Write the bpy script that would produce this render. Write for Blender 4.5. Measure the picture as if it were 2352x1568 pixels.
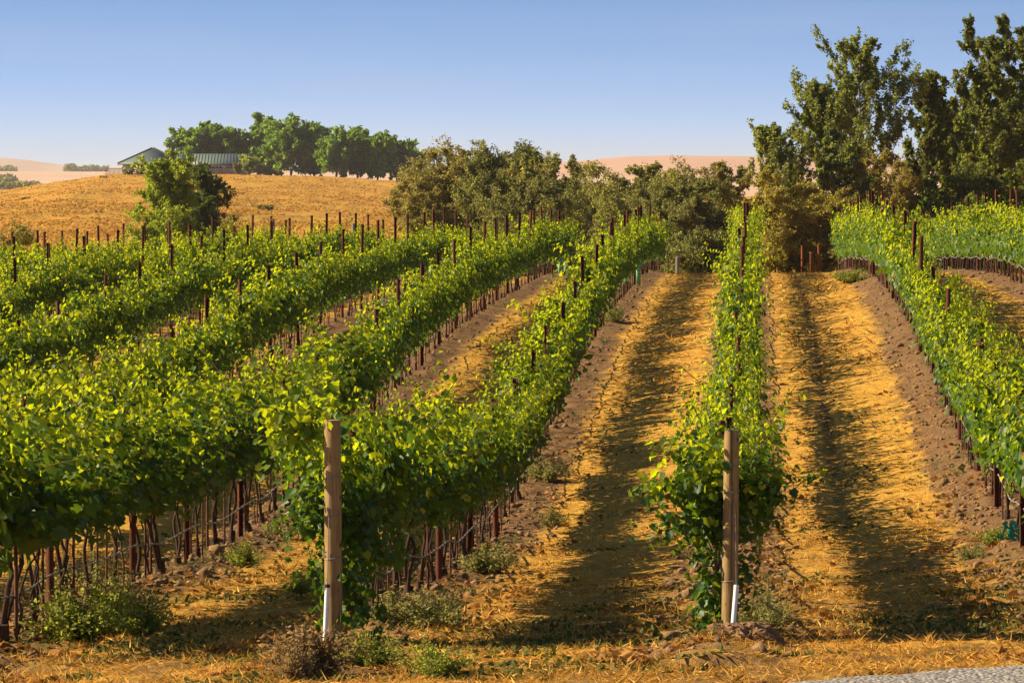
import bpy, bmesh, math, random
import numpy as np
from mathutils import Vector, Matrix

for o in list(bpy.data.objects):
    bpy.data.objects.remove(o)
SC = bpy.context.scene
COL = SC.collection
R = math.radians

# ---------------------------------------------------------------- camera, sky, sun, exposure
EYE = 3.64                      # metres above the foot of the wooden end posts
FPX, CX, HY = 11711.0, 1176.0, 415.0
cam_d = bpy.data.cameras.new('camera')
cam_d.sensor_width = 36.0
cam_d.lens = FPX / 2352.0 * 36.0
cam_d.clip_start = 1.0
cam_d.clip_end = 30000.0
cam = bpy.data.objects.new('camera', cam_d)
COL.objects.link(cam)
cam.location = (0, 0, EYE)
cam.rotation_euler = (R(90) - math.atan((784.0 - HY) / FPX), 0, 0)
SC.camera = cam

SUN_EL = R(31.5)
SUN_AZ = R(-87.0)               # compass angle from +Y, negative = to the left
sun_dir = Vector((math.sin(SUN_AZ) * math.cos(SUN_EL), math.cos(SUN_AZ) * math.cos(SUN_EL), math.sin(SUN_EL)))
world = bpy.data.worlds.new('World')
SC.world = world
world.use_nodes = True
nt = world.node_tree
nt.nodes.clear()
wo = nt.nodes.new('ShaderNodeOutputWorld')
bg = nt.nodes.new('ShaderNodeBackground')
sky = nt.nodes.new('ShaderNodeTexSky')
sky.sky_type = 'NISHITA'
sky.sun_disc = False
sky.sun_elevation = SUN_EL
sky.sun_rotation = SUN_AZ
sky.air_density = 1.0
sky.dust_density = 0.3
sky.ozone_density = 3.0
tc = nt.nodes.new('ShaderNodeTexCoord')
mp = nt.nodes.new('ShaderNodeMapping')
mp.vector_type = 'POINT'
mp.inputs['Scale'].default_value = (1, 1, 9.0)     # the blue comes down close to the horizon
mp.inputs['Location'].default_value = (0, 0, 0.035)
nrm = nt.nodes.new('ShaderNodeVectorMath')
nrm.operation = 'NORMALIZE'
nt.links.new(tc.outputs['Generated'], mp.inputs['Vector'])
nt.links.new(mp.outputs['Vector'], nrm.inputs[0])
nt.links.new(nrm.outputs['Vector'], sky.inputs['Vector'])
tint = nt.nodes.new('ShaderNodeMix'); tint.data_type = 'RGBA'; tint.blend_type = 'MULTIPLY'
tint.inputs[0].default_value = 1.0
tint.inputs[7].default_value = (1.0, 1.03, 1.05, 1)
nt.links.new(sky.outputs['Color'], tint.inputs[6])
sepw = nt.nodes.new('ShaderNodeSeparateXYZ'); nt.links.new(tc.outputs['Generated'], sepw.inputs[0])
fall = nt.nodes.new('ShaderNodeValToRGB')          # lavender at the horizon, unseen sky overhead dimmed to cut the fill light
el = fall.color_ramp.elements
el.new(0.5); el.new(0.5)
for e, (p, c) in zip(el, ((0.0, (1.0, .84, .90)), (.026, (.93, .91, .94)), (.06, (.80, .95, 1.0)), (.40, (.56, .60, .62)))):
    e.position = p; e.color = (*c, 1)
nt.links.new(sepw.outputs[2], fall.inputs[0])
dim = nt.nodes.new('ShaderNodeMix'); dim.data_type = 'RGBA'; dim.blend_type = 'MULTIPLY'; dim.inputs[0].default_value = 1.0
nt.links.new(tint.outputs[2], dim.inputs[6]); nt.links.new(fall.outputs[0], dim.inputs[7])
cm = nt.nodes.new('ShaderNodeMapping'); cm.inputs['Scale'].default_value = (5, 5, 60); nt.links.new(tc.outputs['Generated'], cm.inputs[0])
cn = nt.nodes.new('ShaderNodeTexNoise'); cn.inputs['Scale'].default_value = 2.2; cn.inputs['Detail'].default_value = 5; nt.links.new(cm.outputs[0], cn.inputs[0])
cr = nt.nodes.new('ShaderNodeValToRGB'); cr.color_ramp.elements[0].position = .42; cr.color_ramp.elements[1].position = .85
cr.color_ramp.elements[0].color = (0, 0, 0, 1); cr.color_ramp.elements[1].color = (.16, .16, .16, 1); nt.links.new(cn.outputs['Fac'], cr.inputs[0])
ci = nt.nodes.new('ShaderNodeMix'); ci.data_type = 'RGBA'                       # a breath of high thin cloud
nt.links.new(cr.outputs[0], ci.inputs[0]); nt.links.new(dim.outputs[2], ci.inputs[6]); ci.inputs[7].default_value = (3.6, 3.5, 3.9, 1)
nt.links.new(ci.outputs[2], bg.inputs['Color'])
bg.inputs['Strength'].default_value = 0.105
nt.links.new(bg.outputs['Background'], wo.inputs['Surface'])

sd = bpy.data.lights.new('sun', 'SUN')
sd.energy = 5.0
sd.angle = R(0.5)
sd.color = (1.0, 0.83, 0.55)
sun = bpy.data.objects.new('sun', sd)
COL.objects.link(sun)
sun.rotation_euler = sun_dir.to_track_quat('Z', 'Y').to_euler()
sun.location = (-200, 60, 120)

SC.view_settings.view_transform = 'Standard'
SC.view_settings.look = 'None'
SC.view_settings.exposure = 0.85
SC.view_settings.gamma = 1.0
SC.cycles.max_bounces = 6
SC.cycles.transparent_max_bounces = 4
SC.cycles.volume_bounces = 0

# ---------------------------------------------------------------- helpers
def tag(o, label=None, cat=None, group=None, kind=None):
    if label: o['label'] = label
    if cat: o['category'] = cat
    if group: o['group'] = group
    if kind: o['kind'] = kind
    return o

def empty(name, loc, rz=0.0):
    o = bpy.data.objects.new(name, None)
    o.empty_display_size = 0.2
    o.location = loc
    o.rotation_euler = (0, 0, rz)
    COL.objects.link(o)
    return o

def link(name, mesh, parent=None, loc=None):
    o = bpy.data.objects.new(name, mesh)
    COL.objects.link(o)
    if parent is not None: o.parent = parent
    if loc is not None: o.location = loc
    return o

def np_mesh(name, V, loops, starts, mats, matidx=None, smooth=False):
    """V (n,3); loops flat vertex indices; starts of every polygon"""
    me = bpy.data.meshes.new(name)
    V = np.ascontiguousarray(V, dtype=np.float32)
    loops = np.ascontiguousarray(loops, dtype=np.int32)
    starts = np.ascontiguousarray(starts, dtype=np.int32)
    me.vertices.add(len(V)); me.vertices.foreach_set('co', V.ravel())
    me.loops.add(len(loops)); me.loops.foreach_set('vertex_index', loops)
    me.polygons.add(len(starts)); me.polygons.foreach_set('loop_start', starts)
    for m in mats: me.materials.append(m)
    if matidx is not None:
        me.polygons.foreach_set('material_index', np.ascontiguousarray(matidx, dtype=np.int32))
    if smooth:
        me.polygons.foreach_set('use_smooth', np.ones(len(starts), dtype=bool))
    me.update(calc_edges=True)
    me.validate()
    return me

class Geo:
    """collects faces in python lists or numpy blocks, makes one mesh"""
    def __init__(self):
        self.V = []; self.L = []; self.S = []; self.M = []; self.nv = 0; self.nl = 0
    def block(self, V, polys_len, loops, mi=0):
        V = np.asarray(V, dtype=np.float64).reshape(-1, 3)
        loops = np.asarray(loops).ravel()
        n = len(loops) // polys_len
        self.V.append(V); self.L.append(loops + self.nv)
        self.S.append(np.arange(n) * polys_len + self.nl)
        self.M.append(np.full(n, mi))
        self.nv += len(V); self.nl += len(loops)
    def face(self, pts, mi=0):
        self.block(pts, len(pts), np.arange(len(pts)), mi)
    def box(self, x0, x1, y0, y1, z0, z1, mi=0):
        v = [(x0,y0,z0),(x1,y0,z0),(x1,y1,z0),(x0,y1,z0),(x0,y0,z1),(x1,y0,z1),(x1,y1,z1),(x0,y1,z1)]
        f = [0,3,2,1, 4,5,6,7, 0,1,5,4, 1,2,6,5, 2,3,7,6, 3,0,4,7]
        self.block(v, 4, f, mi)
    def tube(self, pts, rad, sides=5, mi=0, cap=True):
        pts = np.asarray(pts, dtype=float)
        n = len(pts)
        rad = np.broadcast_to(np.asarray(rad, dtype=float), (n,))
        d = np.gradient(pts, axis=0)
        d /= np.linalg.norm(d, axis=1, keepdims=True) + 1e-9
        ref = np.where(np.abs(d[:, 2:3]) > 0.9, np.array([[1.0, 0, 0]]), np.array([[0, 0, 1.0]]))
        a = np.cross(d, ref); a /= np.linalg.norm(a, axis=1, keepdims=True) + 1e-9
        b = np.cross(d, a)
        th = np.arange(sides) * 2 * math.pi / sides
        V = pts[:, None, :] + rad[:, None, None] * (np.cos(th)[None, :, None] * a[:, None, :] + np.sin(th)[None, :, None] * b[:, None, :])
        i = np.arange(n - 1)[:, None]; j = np.arange(sides)[None, :]; k = (j + 1) % sides
        f = np.stack([i * sides + j, i * sides + k, (i + 1) * sides + k, (i + 1) * sides + j], axis=-1)
        self.block(V.reshape(-1, 3), 4, f.ravel(), mi)
        if cap:
            self.face(V[-1][::-1], mi); self.face(V[0], mi)
    def mesh(self, name, mats, smooth=False):
        return np_mesh(name, np.concatenate(self.V), np.concatenate(self.L), np.concatenate(self.S), mats, np.concatenate(self.M), smooth)

# value noise
def _hash(ix, iy, seed):
    h = (ix.astype(np.int64) * 374761393 + iy.astype(np.int64) * 668265263 + seed * 1442695041) & 0x7fffffff
    h = ((h ^ (h >> 13)) * 1274126177) & 0x7fffffff
    return ((h ^ (h >> 16)) & 0xffff) / 65535.0
def vnoise(x, y, seed=0):
    ix = np.floor(x); iy = np.floor(y)
    fx = x - ix; fy = y - iy
    fx = fx * fx * (3 - 2 * fx); fy = fy * fy * (3 - 2 * fy)
    a = _hash(ix, iy, seed); b = _hash(ix + 1, iy, seed); c = _hash(ix, iy + 1, seed); d = _hash(ix + 1, iy + 1, seed)
    return (a * (1 - fx) + b * fx) * (1 - fy) + (c * (1 - fx) + d * fx) * fy - 0.5
def fbm(x, y, seed=0, oct=3):
    s = 0; a = 1.0
    for o in range(oct):
        s = s + a * vnoise(x * 2 ** o, y * 2 ** o, seed + o); a *= 0.5
    return s

# ---------------------------------------------------------------- terrain
S_ROW = 0.048                    # sideways drift of the rows per metre of depth
GAP = 3.05
X0 = -1.404
def row_u(X, Y): return (X - S_ROW * (Y - 40) - X0) / GAP
def row_x(u, Y): return X0 + GAP * u + S_ROW * (Y - 40)
PY = [0, 30, 40, 46, 52, 57, 63, 69, 82, 95, 110, 122, 135, 152, 165, 180, 200, 230]
PR = {
    -8: [0, -.3, -.4, -.5, -.8, -1.0, -1.2, -1.3, -1.2, -.9, -.7, -.6, -.5, -.45, -.6, -.8, -1.9, -3.2],
    -4: [0, -.1, -.3, -.45, -.7, -.9, -1.0, -1.0, -.75, -.35, .1, .3, .42, .5, .35, -.3, -1.6, -3.2],
    -1: [0, 0, -.28, -.36, -.57, -.73, -.87, -.85, -.45, .04, .45, .58, .66, .74, .55, -.05, -1.5, -3.2],
    0:  [0, .02, 0, -.3, -.6, -.78, -.92, -.95, -.45, .12, .52, .65, .72, .8, .6, 0, -1.5, -3.2],
    2:  [0, .06, .05, -.1, -.25, -.2, -.16, 0, .55, 1.05, 1.26, 1.28, 1.12, .9, .6, 0, -1.5, -3.2],
    6:  [0, .1, .1, 0, -.1, 0, .1, .3, .8, 1.2, 1.4, 1.4, 1.2, .9, .6, 0, -1.5, -3.2]}
PU = sorted(PR)
_yy = np.arange(0, 231, 1.0)
_tab = []
for u in PU:
    t = np.interp(_yy, PY, PR[u])
    k = np.hanning(11); k /= k.sum()
    t = np.convolve(np.pad(t, 5, mode='edge'), k, mode='valid')
    _tab.append(t)
_tab = np.array(_tab)
HX = [-320, -180, -121, -95, -69, -49, -25, 8, 130, 300]
HZ = [-2, -0.9, 0.9, 4.87, 5.2, 4.66, 3.3, 0.3, -1.0, -1.0]
def smooth01(t):
    t = np.clip(t, 0, 1); return t * t * (3 - 2 * t)
def G(X, Y):
    X = np.asarray(X, dtype=float); Y = np.asarray(Y, dtype=float)
    u = row_u(X, np.minimum(Y, 230))
    z = np.zeros(np.broadcast(X, Y).shape)
    yc = np.clip(Y, 0, 230)
    prof = np.stack([np.interp(yc, _yy, t) for t in _tab])
    uc = np.clip(u, PU[0], PU[-1])
    for i in range(len(PU) - 1):
        w = (uc - PU[i]) / (PU[i + 1] - PU[i])
        m = (w >= 0) & (w <= 1)
        z = np.where(m, prof[i] * (1 - w) + prof[i + 1] * w, z)
    hc = np.interp(X * (1200 / np.clip(Y, 600, 1200)) ** .8, HX, HZ)
    far = np.where(Y < 400, -3.2 + 0.2 * (Y - 230) / 170, np.where(Y < 1200, -3.0 + (hc + 3.0) * (Y - 400) / 800,
          np.where(Y < 1240, hc, 0)))
    d = np.interp(Y, [1240, 1330, 1700, 2500, 4000, 6000, 6500, 8000, 12000], [0, 0.12, 1, 1, 1, 1, 1, 1, 1])
    plain = np.interp(Y, [1240, 1700, 2500, 4000, 6000, 6500, 8000, 12000], [-2, -1.5, -1, 2, 15, 14, 10, 8])
    far = np.where(Y >= 1240, hc * (1 - d) + plain * d, far)
    return np.where(Y <= 230, z, far)
def g1(x, y): return float(G(np.array([x]), np.array([y]))[0])

ROAD = [(-60, 26.0), (-12, 31.0), (-3, 34.0), (0.3, 35.3), (2.1, 36.55), (3.81, 37.75), (5.5, 38.5), (9, 39.0), (20, 39.4), (60, 40)]
def road_edge(X): return np.interp(X, [p[0] for p in ROAD], [p[1] for p in ROAD])

# ---------------------------------------------------------------- materials
def new_mat(name):
    m = bpy.data.materials.new(name); m.use_nodes = True
    n = m.node_tree; n.nodes.clear()
    out = n.nodes.new('ShaderNodeOutputMaterial')
    return m, n, out
def N(n, t, **kw):
    x = n.nodes.new(t)
    for k, v in kw.items(): setattr(x, k, v)
    return x
def ramp(n, stops, interp='LINEAR'):
    r = n.nodes.new('ShaderNodeValToRGB')
    r.color_ramp.interpolation = interp
    el = r.color_ramp.elements
    while len(el) < len(stops): el.new(0.5)
    for e, (p, c) in zip(el, stops):
        e.position = p; e.color = (*c, 1) if len(c) == 3 else c
    return r
def noise(n, scale, detail=4, rough=0.55, vec=None):
    t = n.nodes.new('ShaderNodeTexNoise')
    t.inputs['Scale'].default_value = scale; t.inputs['Detail'].default_value = detail
    t.inputs['Roughness'].default_value = rough
    if vec is not None: n.links.new(vec, t.inputs['Vector'])
    return t
def mth(n, op, a, b=None, clamp=False):
    m = n.nodes.new('ShaderNodeMath'); m.operation = op; m.use_clamp = clamp
    for i, v in enumerate((a, b)):
        if v is None: continue
        if isinstance(v, (int, float)): m.inputs[i].default_value = v
        else: n.links.new(v, m.inputs[i])
    return m.outputs[0]
def mixc(n, fac, a, b, blend='MIX'):
    m = n.nodes.new('ShaderNodeMix'); m.data_type = 'RGBA'; m.blend_type = blend
    for sock, v in ((m.inputs[0], fac), (m.inputs[6], a), (m.inputs[7], b)):
        if isinstance(v, (int, float)): sock.default_value = v
        elif isinstance(v, tuple): sock.default_value = (*v, 1)
        else: n.links.new(v, sock)
    return m.outputs[2]
def maprange(n, v, a, b, c=0.0, d=1.0):
    m = n.nodes.new('ShaderNodeMapRange'); m.interpolation_type = 'SMOOTHSTEP'
    n.links.new(v, m.inputs[0])
    for i, x in enumerate((a, b, c, d)): m.inputs[i + 1].default_value = x
    return m.outputs[0]

def leaf_mat(name, stops, trans, tmix=0.4, rough=0.5, spec=0.3, patch=None):
    m, n, out = new_mat(name)
    geo = N(n, 'ShaderNodeNewGeometry')
    rp = ramp(n, stops)
    n.links.new(geo.outputs['Random Per Island'], rp.inputs[0])
    col = rp.outputs[0]
    if patch:
        tcn = N(n, 'ShaderNodeNewGeometry')
        nz = noise(n, patch[0], 2, 0.5, tcn.outputs['Position'])
        f = maprange(n, nz.outputs['Fac'], 0.42, 0.62)
        col = mixc(n, mth(n, 'MULTIPLY', f, patch[2]), col, patch[1])
    p = N(n, 'ShaderNodeBsdfPrincipled')
    n.links.new(col, p.inputs['Base Color'])
    p.inputs['Roughness'].default_value = rough
    p.inputs['Specular IOR Level'].default_value = spec
    tr = N(n, 'ShaderNodeBsdfTranslucent')
    hv = N(n, 'ShaderNodeHueSaturation')
    hv.inputs['Color'].default_value = (*trans, 1)
    n.links.new(mth(n, 'ADD', mth(n, 'MULTIPLY', geo.outputs['Random Per Island'], 0.7), 0.6), hv.inputs['Value'])
    n.links.new(hv.outputs[0], tr.inputs['Color'])
    mx = N(n, 'ShaderNodeMixShader'); mx.inputs[0].default_value = tmix
    n.links.new(p.outputs[0], mx.inputs[1]); n.links.new(tr.outputs[0], mx.inputs[2])
    n.links.new(mx.outputs[0], out.inputs[0])
    return m

def plain(name, col, rough=0.7, var=0.3, scale=8.0, metal=0.0, bump=0.0, stretch=(1, 1, 1), spec=0.3):
    m, n, out = new_mat(name)
    t = N(n, 'ShaderNodeTexCoord'); mpp = N(n, 'ShaderNodeMapping'); mpp.inputs['Scale'].default_value = stretch
    n.links.new(t.outputs['Object'], mpp.inputs[0])
    nz = noise(n, scale, 5, 0.6, mpp.outputs[0])
    dark = tuple(c * (1 - var) for c in col); lite = tuple(min(1, c * (1 + var)) for c in col)
    rp = ramp(n, [(0.3, dark), (0.7, lite)])
    n.links.new(nz.outputs['Fac'], rp.inputs[0])
    p = N(n, 'ShaderNodeBsdfPrincipled')
    n.links.new(rp.outputs[0], p.inputs['Base Color'])
    p.inputs['Roughness'].default_value = rough; p.inputs['Metallic'].default_value = metal
    p.inputs['Specular IOR Level'].default_value = spec
    if bump:
        b = N(n, 'ShaderNodeBump'); b.inputs['Strength'].default_value = bump; b.inputs['Distance'].default_value = 0.02
        n.links.new(nz.outputs['Fac'], b.inputs['Height']); n.links.new(b.outputs[0], p.inputs['Normal'])
    n.links.new(p.outputs[0], out.inputs[0])
    return m

M = {}
M['vine_leaf'] = leaf_mat('vine_leaf', [(0, (.018, .060, .011)), (.5, (.040, .104, .012)), (.88, (.078, .140, .012)), (.985, (.09, .14, .02)), (.993, (.25, .07, .02)), (1, (.25, .08, .02))],
                          (.28, .46, .010), 0.25, 0.45, 0.28, patch=(0.7, (.06, .12, .014), 0.3))
M['young_lit_leaf'] = leaf_mat('young_lit_leaf', [(0, (.040, .105, .013)), (.5, (.085, .150, .013)), (.93, (.14, .185, .016)), (1, (.20, .19, .03))], (.70, .76, .010), 0.48, 0.5, 0.2)
M['vine_shoot'] = plain('vine_shoot', (.16, .12, .03), 0.7, 0.3)
M['vine_bark'] = plain('vine_bark', (.066, .036, .024), 0.9, 0.45, 30, bump=0.6, stretch=(1, 1, .3))
M['grape'] = plain('grape', (.25, .28, .04), 0.35, 0.3, 20)
M['rust'] = plain('rusty_steel', (.13, .038, .020), 0.75, 0.5, 14, metal=0.2, bump=0.2, stretch=(1, 1, .25))
M['rust_bright'] = plain('rust_brown_pipe', (.24, .07, .025), 0.75, 0.3, 10)
M['stake'] = plain('dark_stake', (.12, .045, .025), 0.7, 0.4, 10)
M['hose'] = plain('grey_hose', (.30, .28, .26), 0.6, 0.2, 10)
M['wire'] = plain('galvanised_wire', (.32, .30, .27), 0.45, 0.2, 10, metal=0.6)
M['white_pvc'] = plain('white_pvc', (.80, .80, .80), 0.45, 0.06, 12)
M['black_cap'] = plain('black_cap', (.02, .02, .02), 0.5, 0.1)
M['grow_tube'] = plain('green_grow_tube', (.24, .55, .27), 0.5, 0.12, 4)
M['old_wood'] = plain('weathered_wood', (.22, .20, .18), 0.85, 0.25, 12, stretch=(1, 1, .1))

def wood_post_mat():
    m, n, out = new_mat('treated_wood')
    t = N(n, 'ShaderNodeTexCoord'); mpp = N(n, 'ShaderNodeMapping'); mpp.inputs['Scale'].default_value = (1, 1, 0.06)
    n.links.new(t.outputs['Object'], mpp.inputs[0])
    g = noise(n, 60, 5, 0.6, mpp.outputs[0])
    big = noise(n, 3.0, 3, 0.6, t.outputs['Object'])
    rp = ramp(n, [(.25, (.22, .135, .045)), (.55, (.37, .245, .09)), (.8, (.48, .345, .15))])
    n.links.new(g.outputs['Fac'], rp.inputs[0])
    rp2 = ramp(n, [(.3, (.55, .48, .38)), (.62, (1, 1, 1))])
    n.links.new(big.outputs['Fac'], rp2.inputs[0])
    c = mixc(n, 0.8, rp.outputs[0], rp2.outputs[0], 'MULTIPLY')
    vo = N(n, 'ShaderNodeTexVoronoi'); vo.inputs['Scale'].default_value = 9.0
    mp2 = N(n, 'ShaderNodeMapping'); mp2.inputs['Scale'].default_value = (1, 1, .55)
    n.links.new(t.outputs['Object'], mp2.inputs[0]); n.links.new(mp2.outputs[0], vo.inputs['Vector'])
    knot = maprange(n, vo.outputs['Distance'], 0.05, 0.13, 1, 0)
    c = mixc(n, knot, c, (.06, .03, .012))
    p = N(n, 'ShaderNodeBsdfPrincipled'); p.inputs['Roughness'].default_value = .8
    n.links.new(c, p.inputs['Base Color'])
    b = N(n, 'ShaderNodeBump'); b.inputs['Strength'].default_value = .4; b.inputs['Distance'].default_value = .01
    n.links.new(g.outputs['Fac'], b.inputs['Height']); n.links.new(b.outputs[0], p.inputs['Normal'])
    n.links.new(p.outputs[0], out.inputs[0])
    return m
M['wood'] = wood_post_mat()
M['wood_end'] = plain('cut_wood_end', (.40, .30, .17), .85, .3, 25)

def ground_mat():
    m, n, out = new_mat('ground')
    pos = N(n, 'ShaderNodeNewGeometry').outputs['Position']
    sep = N(n, 'ShaderNodeSeparateXYZ'); n.links.new(pos, sep.inputs[0])
    X, Y = sep.outputs[0], sep.outputs[1]
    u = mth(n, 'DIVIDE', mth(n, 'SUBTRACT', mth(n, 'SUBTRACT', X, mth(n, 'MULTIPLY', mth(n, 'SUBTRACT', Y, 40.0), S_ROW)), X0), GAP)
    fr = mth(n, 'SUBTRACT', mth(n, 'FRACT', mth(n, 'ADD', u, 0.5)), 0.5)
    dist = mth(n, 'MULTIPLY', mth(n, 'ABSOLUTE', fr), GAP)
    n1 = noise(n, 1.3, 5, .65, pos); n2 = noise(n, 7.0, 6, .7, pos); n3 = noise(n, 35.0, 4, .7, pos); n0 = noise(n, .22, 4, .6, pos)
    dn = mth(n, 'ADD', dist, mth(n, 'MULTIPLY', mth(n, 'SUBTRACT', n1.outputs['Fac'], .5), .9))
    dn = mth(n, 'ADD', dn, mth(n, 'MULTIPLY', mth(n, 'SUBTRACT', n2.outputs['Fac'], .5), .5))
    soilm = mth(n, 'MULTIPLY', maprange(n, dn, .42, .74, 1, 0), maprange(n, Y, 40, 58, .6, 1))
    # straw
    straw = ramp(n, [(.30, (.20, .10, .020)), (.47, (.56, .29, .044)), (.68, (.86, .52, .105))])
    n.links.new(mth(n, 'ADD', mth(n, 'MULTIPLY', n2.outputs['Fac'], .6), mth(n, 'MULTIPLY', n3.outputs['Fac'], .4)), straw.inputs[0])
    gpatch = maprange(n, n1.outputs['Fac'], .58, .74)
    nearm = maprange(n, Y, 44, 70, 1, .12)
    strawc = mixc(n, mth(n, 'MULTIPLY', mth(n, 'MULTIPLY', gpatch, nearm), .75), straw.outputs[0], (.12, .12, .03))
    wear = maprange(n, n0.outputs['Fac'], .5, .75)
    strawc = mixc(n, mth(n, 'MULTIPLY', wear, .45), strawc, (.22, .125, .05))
    shade_dirt = mth(n, 'MULTIPLY', maprange(n, n1.outputs['Fac'], .38, .58), maprange(n, Y, 40, 66, .75, .05))  # near ends browner: dirt colour plus the aisles' shade put into it
    strawc = mixc(n, shade_dirt, strawc, (.20, .115, .05))
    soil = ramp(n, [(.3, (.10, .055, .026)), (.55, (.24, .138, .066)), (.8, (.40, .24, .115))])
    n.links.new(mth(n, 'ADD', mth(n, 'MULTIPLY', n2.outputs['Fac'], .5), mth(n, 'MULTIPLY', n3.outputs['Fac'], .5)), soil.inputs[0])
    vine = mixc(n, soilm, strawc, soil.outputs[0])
    # dark, broken strip along the dip in the right hand aisle
    rut = mth(n, 'ABSOLUTE', mth(n, 'ADD', mth(n, 'SUBTRACT', u, 1.435), mth(n, 'MULTIPLY', mth(n, 'SUBTRACT', n1.outputs['Fac'], .5), .06)))
    strip_mask = mth(n, 'MULTIPLY', maprange(n, rut, .012, .045, 1, 0), maprange(n, n2.outputs['Fac'], .42, .56))
    strip_mask = mth(n, 'MULTIPLY', strip_mask, maprange(n, Y, 50, 66))
    vine = mixc(n, mth(n, 'MULTIPLY', strip_mask, .85), vine, (.045, .032, .024))
    # golden hill beyond the vineyard
    h1 = noise(n, .045, 5, .6, pos); h2 = noise(n, .35, 5, .65, pos); h3 = noise(n, .012, 3, .5, pos)
    h4 = noise(n, .11, 6, .72, pos)
    gold = ramp(n, [(.30, (.30, .155, .026)), (.5, (.56, .285, .044)), (.68, (.76, .43, .095))])
    n.links.new(mth(n, 'ADD', mth(n, 'MULTIPLY', h4.outputs['Fac'], .5), mth(n, 'MULTIPLY', h2.outputs['Fac'], .5)), gold.inputs[0])
    olive = mth(n, 'MULTIPLY', maprange(n, mth(n, 'ADD', mth(n, 'MULTIPLY', h1.outputs['Fac'], .35), mth(n, 'MULTIPLY', h4.outputs['Fac'], .65)), .45, .62), .85)
    low = maprange(n, Y, 600, 1150, 1.0, .35)
    goldc = mixc(n, mth(n, 'MULTIPLY', olive, low), gold.outputs[0], (.22, .16, .032))
    hillm = maprange(n, Y, 178, 215)
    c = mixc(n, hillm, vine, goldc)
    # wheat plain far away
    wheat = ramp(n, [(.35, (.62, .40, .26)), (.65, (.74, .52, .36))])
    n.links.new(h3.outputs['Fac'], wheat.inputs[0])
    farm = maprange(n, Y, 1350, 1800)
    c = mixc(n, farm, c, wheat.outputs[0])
    p = N(n, 'ShaderNodeBsdfPrincipled'); p.inputs['Roughness'].default_value = .95; p.inputs['Specular IOR Level'].default_value = .1
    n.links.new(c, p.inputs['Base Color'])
    hgt = mth(n, 'ADD', mth(n, 'MULTIPLY', n2.outputs['Fac'], .6), mth(n, 'MULTIPLY', n3.outputs['Fac'], .35))
    b = N(n, 'ShaderNodeBump'); b.inputs['Strength'].default_value = .9; b.inputs['Distance'].default_value = .07
    n.links.new(hgt, b.inputs['Height'])
    b2 = N(n, 'ShaderNodeBump'); b2.inputs['Strength'].default_value = .7; b2.inputs['Distance'].default_value = 1.2
    n.links.new(mth(n, 'MULTIPLY', h2.outputs['Fac'], hillm), b2.inputs['Height']); n.links.new(b.outputs[0], b2.inputs['Normal'])
    n.links.new(b2.outputs[0], p.inputs['Normal'])
    n.links.new(p.outputs[0], out.inputs[0])
    return m
M['ground'] = ground_mat()

def gravel_mat():
    m, n, out = new_mat('gravel')
    pos = N(n, 'ShaderNodeNewGeometry').outputs['Position']
    v = N(n, 'ShaderNodeTexVoronoi'); v.inputs['Scale'].default_value = 30
    n.links.new(pos, v.inputs['Vector'])
    nz = noise(n, 3, 4, .6, pos)
    rp = ramp(n, [(0, (.17, .15, .135)), (.5, (.29, .26, .235)), (1, (.44, .40, .36))])
    sp = N(n, 'ShaderNodeSeparateXYZ'); n.links.new(v.outputs['Color'], sp.inputs[0])
    n.links.new(sp.outputs[0], rp.inputs[0])
    c = mixc(n, mth(n, 'MULTIPLY', maprange(n, nz.outputs['Fac'], .45, .7), .5), rp.outputs[0], (.26, .22, .17))
    p = N(n, 'ShaderNodeBsdfPrincipled'); p.inputs['Roughness'].default_value = .95
    n.links.new(c, p.inputs['Base Color'])
    b = N(n, 'ShaderNodeBump'); b.inputs['Strength'].default_value = 1; b.inputs['Distance'].default_value = .02
    b.invert = True
    n.links.new(v.outputs['Distance'], b.inputs['Height']); n.links.new(b.outputs[0], p.inputs['Normal'])
    n.links.new(p.outputs[0], out.inputs[0])
    return m
M['gravel'] = gravel_mat()

# ---------------------------------------------------------------- ground sheet
def geo_steps(a, b, ratio):
    n = int(math.log(b / a) / math.log(ratio)) + 1
    return list(a * (b / a) ** (np.arange(n) / n))
ys = [-120, -60, -20, 0, 12, 20, 26] + geo_steps(30, 36, 1.006) + geo_steps(36, 80, 1.0017) + geo_steps(80, 175, 1.003) + geo_steps(175, 1300, 1.008) + geo_steps(1300, 9500, 1.03) + [9500, 12000]
ts = np.concatenate([[-6, -3, -1.6, -.9, -.5, -.3, -.2], np.linspace(-.15, .15, 400), [.2, .3, .5, .9, 1.6, 3, 6]])
YY, TT = np.meshgrid(np.array(ys), ts, indexing='ij')
XX = TT * np.maximum(np.abs(YY), 30)
def ground_detail(X, Y):
    u = row_u(X, Y); fr = np.abs((u + .5) % 1 - .5) * GAP
    vy = (Y > 38) & (Y < 185)
    soil = np.clip(1.1 - fr, 0, 1) * smooth01((Y - 38.5) / 2) * smooth01((185 - Y) / 8)
    berm = .09 * np.exp(-(fr / .38) ** 2) * vy
    berm = berm - .025 * np.exp(-((u - 1.435) * GAP / .14) ** 2) * vy
    d = fbm(X * 4.5, Y * 4.5, 3, 3) * (.03 + .07 * np.clip(soil, 0, .8)) + fbm(X * .7, Y * .7, 9, 2) * .07
    onroad = Y < road_edge(X) + .15
    near = berm + np.where(onroad, 0, d) * smooth01((Y - 33) / 3)
    hill = (fbm(X * .03, Y * .02, 21, 3) * 1.3 + fbm(X * .25, Y * .12, 27, 3) * .45) * smooth01((Y - 420) / 250) * smooth01((1300 - Y) / 60)
    hill = hill * np.where(Y > 1130, .5, 1)
    return np.where(Y < 230, near, hill)
def GZ(X, Y): return G(X, Y) + ground_detail(np.asarray(X, dtype=float), np.asarray(Y, dtype=float))
ZZ = GZ(XX, YY)
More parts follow.
